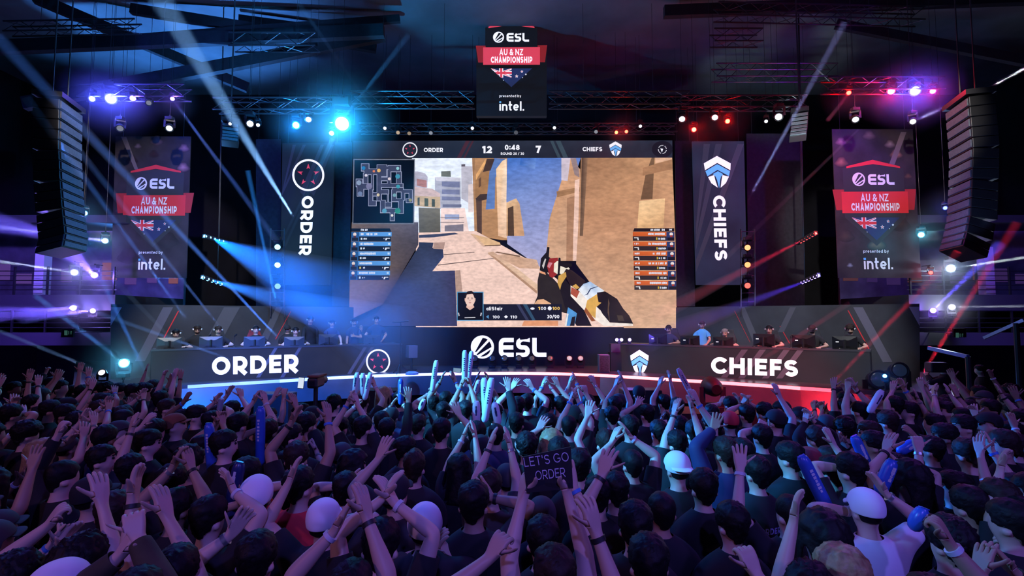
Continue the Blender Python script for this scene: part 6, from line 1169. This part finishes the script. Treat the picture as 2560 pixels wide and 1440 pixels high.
# ------------------------------------------------------------------ things held up in the crowd
STW = mat('stick_white', (.75, .78, .85), .35); STB = mat('stick_blue', (.04, .12, .5), .3); STP = mat('stick_pink', (.62, .42, .45), .35); STD = mat('stick_navy', (.02, .03, .12), .3)
def stick(a, c, Y, m, lab, r=.042, marks=True):
    A_, B_ = P(*a, Y), P(*c, Y + .03); d = (A_ - B_); L = d.length; t = thing('inflated_stick', B_, lab, 'cheering stick', 'inflated cheering sticks held in the crowd'); b = MB(); b.lathe(B_, d, [(0, r * .35), (.012, r * .75), (.04, r), (L * .5, r * 1.04), (L - .05, r), (L - .015, r * .8), (L, r * .45)], 14); part(b, 'tube', m, t, True)
    b = MB(); dn = d.normalized(); x = dn.cross(Vector((0, 1, 0))).normalized(); b.bar(A_ - x * r * .6, A_ + x * r * .6, .02, .006); part(b, 'seam', m, t)
    if marks:
        b = MB(); rq = random.Random(int(a[0]))
        for k in range(7):
            q = B_ + d * (.45 + .055 * k) + Vector((0, -r * 1.045, 0)); w_ = rq.uniform(.006, .012); b.add([q - x * w_ - dn * .009, q + x * w_ - dn * .009, q + x * w_ + dn * .009, q - x * w_ + dn * .009], [(0, 1, 2, 3)])
        part(b, 'print', INK['white'] if m in (STB, STD) else mat('print_navy', (.02, .03, .1), .6), t)
for a, c, Y, m, lab in (((1091, 901), (1080, 980), 7.35, STW, 'white stick tilted right, leftmost of the tall ones before the stage centre'), ((1162, 876), (1160, 966), 7.3, STW, 'tallest white stick, left one of the crossed pair'), ((1179, 878), (1168, 968), 7.32, STW, 'white stick leaning on the tallest one, right of the crossed pair'), ((1210, 945), (1215, 1050), 6.0, STW, 'white stick tilted left in the lower bright bundle'), ((1229, 945), (1211, 1056), 5.95, STW, 'white stick tilted right in the lower bright bundle'),
        ((1191, 1003), (1191, 1062), 5.6, STW, 'short white stick left of the lower bright bundle'), ((1236, 1007), (1246, 1062), 5.6, STW, 'short white stick right of the lower bright bundle'), ((1060, 998), (1050, 1026), 6.6, STW, 'small pale stick near the reddish haired head'), ((1197, 950), (1184, 996), 7.2, STP, 'pinkish stick right of the crossed white pair'), ((893, 932), (886, 990), 7.0, STW, 'left one of three pale sticks under the ring emblem'), ((907, 933), (908, 990), 7.0, STW, 'middle one of three pale sticks under the ring emblem'), ((926, 932), (911, 1000), 7.0, STW, 'right one of three pale sticks under the ring emblem'),
        ((1002, 947), (1002, 1012), 6.8, STB, 'blue stick upright beside the raised dark sleeve'), ((652, 1017), (650, 1165), 5.0, STB, 'long blue stick upright in front of the left desk crowd'), ((522, 1058), (530, 1182), 4.7, STB, 'long dark blue stick upright left of the other long one'), ((1695, 922), (1733, 995), 7.0, STP, 'pink stick tilted left below the right desk letters'), ((2205, 976), (2172, 1032), 6.2, STW, 'pale printed stick tilted right in the right crowd'), ((2135, 1090), (2178, 1185), 4.3, STB, 'blue stick tilted left, higher of the crowd at right'), ((2292, 1102), (2244, 1132), 4.4, STB, 'short blue stick pointing up right in the right crowd'),
        ((2003, 1140), (2078, 1290), 3.5, STB, 'long blue stick tilted left in front of the maroon cap'), ((2232, 1150), (2196, 1235), 3.5, STB, 'blue stick tilted right beside the big white cap'), ((2310, 1270), (2282, 1325), 3.0, STB, 'blue stick with white print at lower right'), ((600, 1155), (578, 1260), 3.6, STD, 'dark shiny stick beside the white cap at lower left')):
    stick(a, c, Y, m, lab, .036 if Y > 6.5 else .042)
# the hand-lettered placard
q = G(1385, 1362, 1.775); SGY = q.y + .05; SG = Pl((0, SGY, 0), (0, -1, 0)); cn = [(1306, 1143), (1317, 1232), (1433, 1221), (1427, 1117)]; b = MB(); b.prism([SG.px(*c) for c in cn], SG.n, .008)
sign = b.build('placard', mat('placard_black', (.012, .012, .014), .6)); tag(sign, 'black placard with hand-lettered cheer held up in the lower centre crowd', 'sign', )
b = MB(); put_text(b, "LET'S GO", ((1312, 1167), (1423, 1152), (1308, 1144)), .003, SG, .055, .2); put_text(b, 'ORDER', ((1340, 1200), (1414, 1191), (1337, 1177)), .003, SG, .055, .18); part(b, 'lettering', mat('placard_ink', (.62, .55, .68), .7), sign)
# camera, phones and a can held up
def held(name, px, py, Y, size, m, lab, cat, rot=0, scr=None):
    c = P(px, py, Y); b = MB(); M = Matrix.Rotation(rot, 3, 'Y'); b.box(c, size, M); o = b.build(name, m, bevel=.006); tag(o, lab, cat)
    if scr: b = MB(); b.box(c + Vector((0, -size[1] / 2 - .002, 0)), (size[0] * .88, .003, size[2] * .88), M); part(b, 'screen', scr, o)
    return o
held('phone', 753, 957, 6.7, (.08, .012, .15), RUBBER, 'glowing phone held up beside the television camera', 'phone', .1, lens((.75, .85, 1), .9)); held('phone', 1143, 926, 7.5, (.12, .012, .07), RUBBER, 'phone held sideways left of the crossed white sticks', 'phone', .1, lens((.5, .75, 1), .35)); held('phone', 2128, 967, 7.2, (.14, .012, .07), RUBBER, 'phone held sideways over the right crowd', 'phone', -.2)
c = P(551, 1011, 5.6); b = MB(); d = Vector((.15, 0, 1)); b.lathe(c - d * .06, d, [(0, .022), (.008, .029), (.115, .029), (.125, .024)], 14); o = b.build('drink_can', mat('can_pale', (.45, .5, .6), .3, .5)); tag(o, 'pale drink can held up under the left desk', 'can')
c = P(790, 955, 7.0); t = thing('television_camera', c, 'black television camera on a raised pole before the left desk', 'camera'); b = MB(); b.box(c, (.14, .3, .14)); part(b, 'body', RUBBER, t, bevel=.03); b = MB(); b.lathe(c + Vector((0, .15, 0)), (0, 1, 0), [(0, .05), (.14, .055), (.16, .05)], 16); part(b, 'lens', BLACK, t, True); b = MB(); b.box(c + Vector((.01, .02, .085)), (.16, .33, .04)); part(b, 'rain_cover', CLOTH['brown'], t, bevel=.02); b = MB(); b.tube([c - Vector((0, 0, .07)), (c.x, c.y, 0)], .03, 8); part(b, 'support', BLACK, t)
c = P(2345, 880, 9.0); t = thing('camera_crane', (c.x, c.y, 0), 'thin crane arm with blue glints right of the stage', 'camera crane'); b = MB(); b.bar(P(2322, 870, 9.4), P(2420, 892, 8.6), .05, .06); part(b, 'arm', mat('crane_blue', (.1, .2, .6), .2, .7), t); b = MB(); b.bar(P(2460, 845, 9.2), P(2560, 800, 8.6), .04, .05); part(b, 'rail', mat('crane_grey', (.3, .3, .4), .2, .7), t); b = MB(); p_ = P(2420, 892, 8.6); b.tube([p_, (p_.x, p_.y, 0)], .04, 8); p_ = P(2540, 808, 8.7); b.tube([p_, (p_.x, p_.y, 0)], .04, 8); part(b, 'post', BLACK, t)
b = MB(); p_ = P(2360, 1010, 9.6); b.box((p_.x + .5, 9.9, .3), (3.2, .9, .6)); o = b.build('camera_platform', BLACK); tag(o, 'low black platform for camera crew right of the stage', 'platform')
for k, (px, py, lab) in enumerate(((2357, 905, 'camera operator standing on the platform right of the stage'), (2450, 912, 'crew member in black on the platform, right of the camera operator'))):
    q = P(px, py, 9.8); A = {1: (Vector((.12, .3, 1.45)), Vector((.8, -.3, -.6)), Vector((-1, 0, 0)), .9, .03), -1: (Vector((-.1, .3, 1.45)), Vector((-.8, -.3, -.6)), Vector((1, 0, 0)), .9, .03)} if k == 0 else DOWN
    make_person((q.x, 9.8, .6), .9, A, 'short', 'dark', 'black', 'long', 0, 1, scale=(q.z - .6) / 1.775, label=lab, seed=900 + k, face=False)
c = P(2340, 918, 9.55); b = MB(); b.box(c, (.3, .18, .18)); o = b.build('shoulder_camera', RUBBER, bevel=.02); tag(o, 'black camera held by the operator on the platform', 'camera')
for px, py, r, lb in ((2200, 948, .3, 'round black lamp case standing left of the camera platform'), (2252, 925, .26, 'dark moving lamp standing beside the right printed wall')):
    q = P(px, py, 12.4); lamp(Vector((q.x, q.y, q.z)), 0, 0, q + Vector((-.3, -1, .2)), r * .7, (.2, .4, 1), .03, lb, up=False)
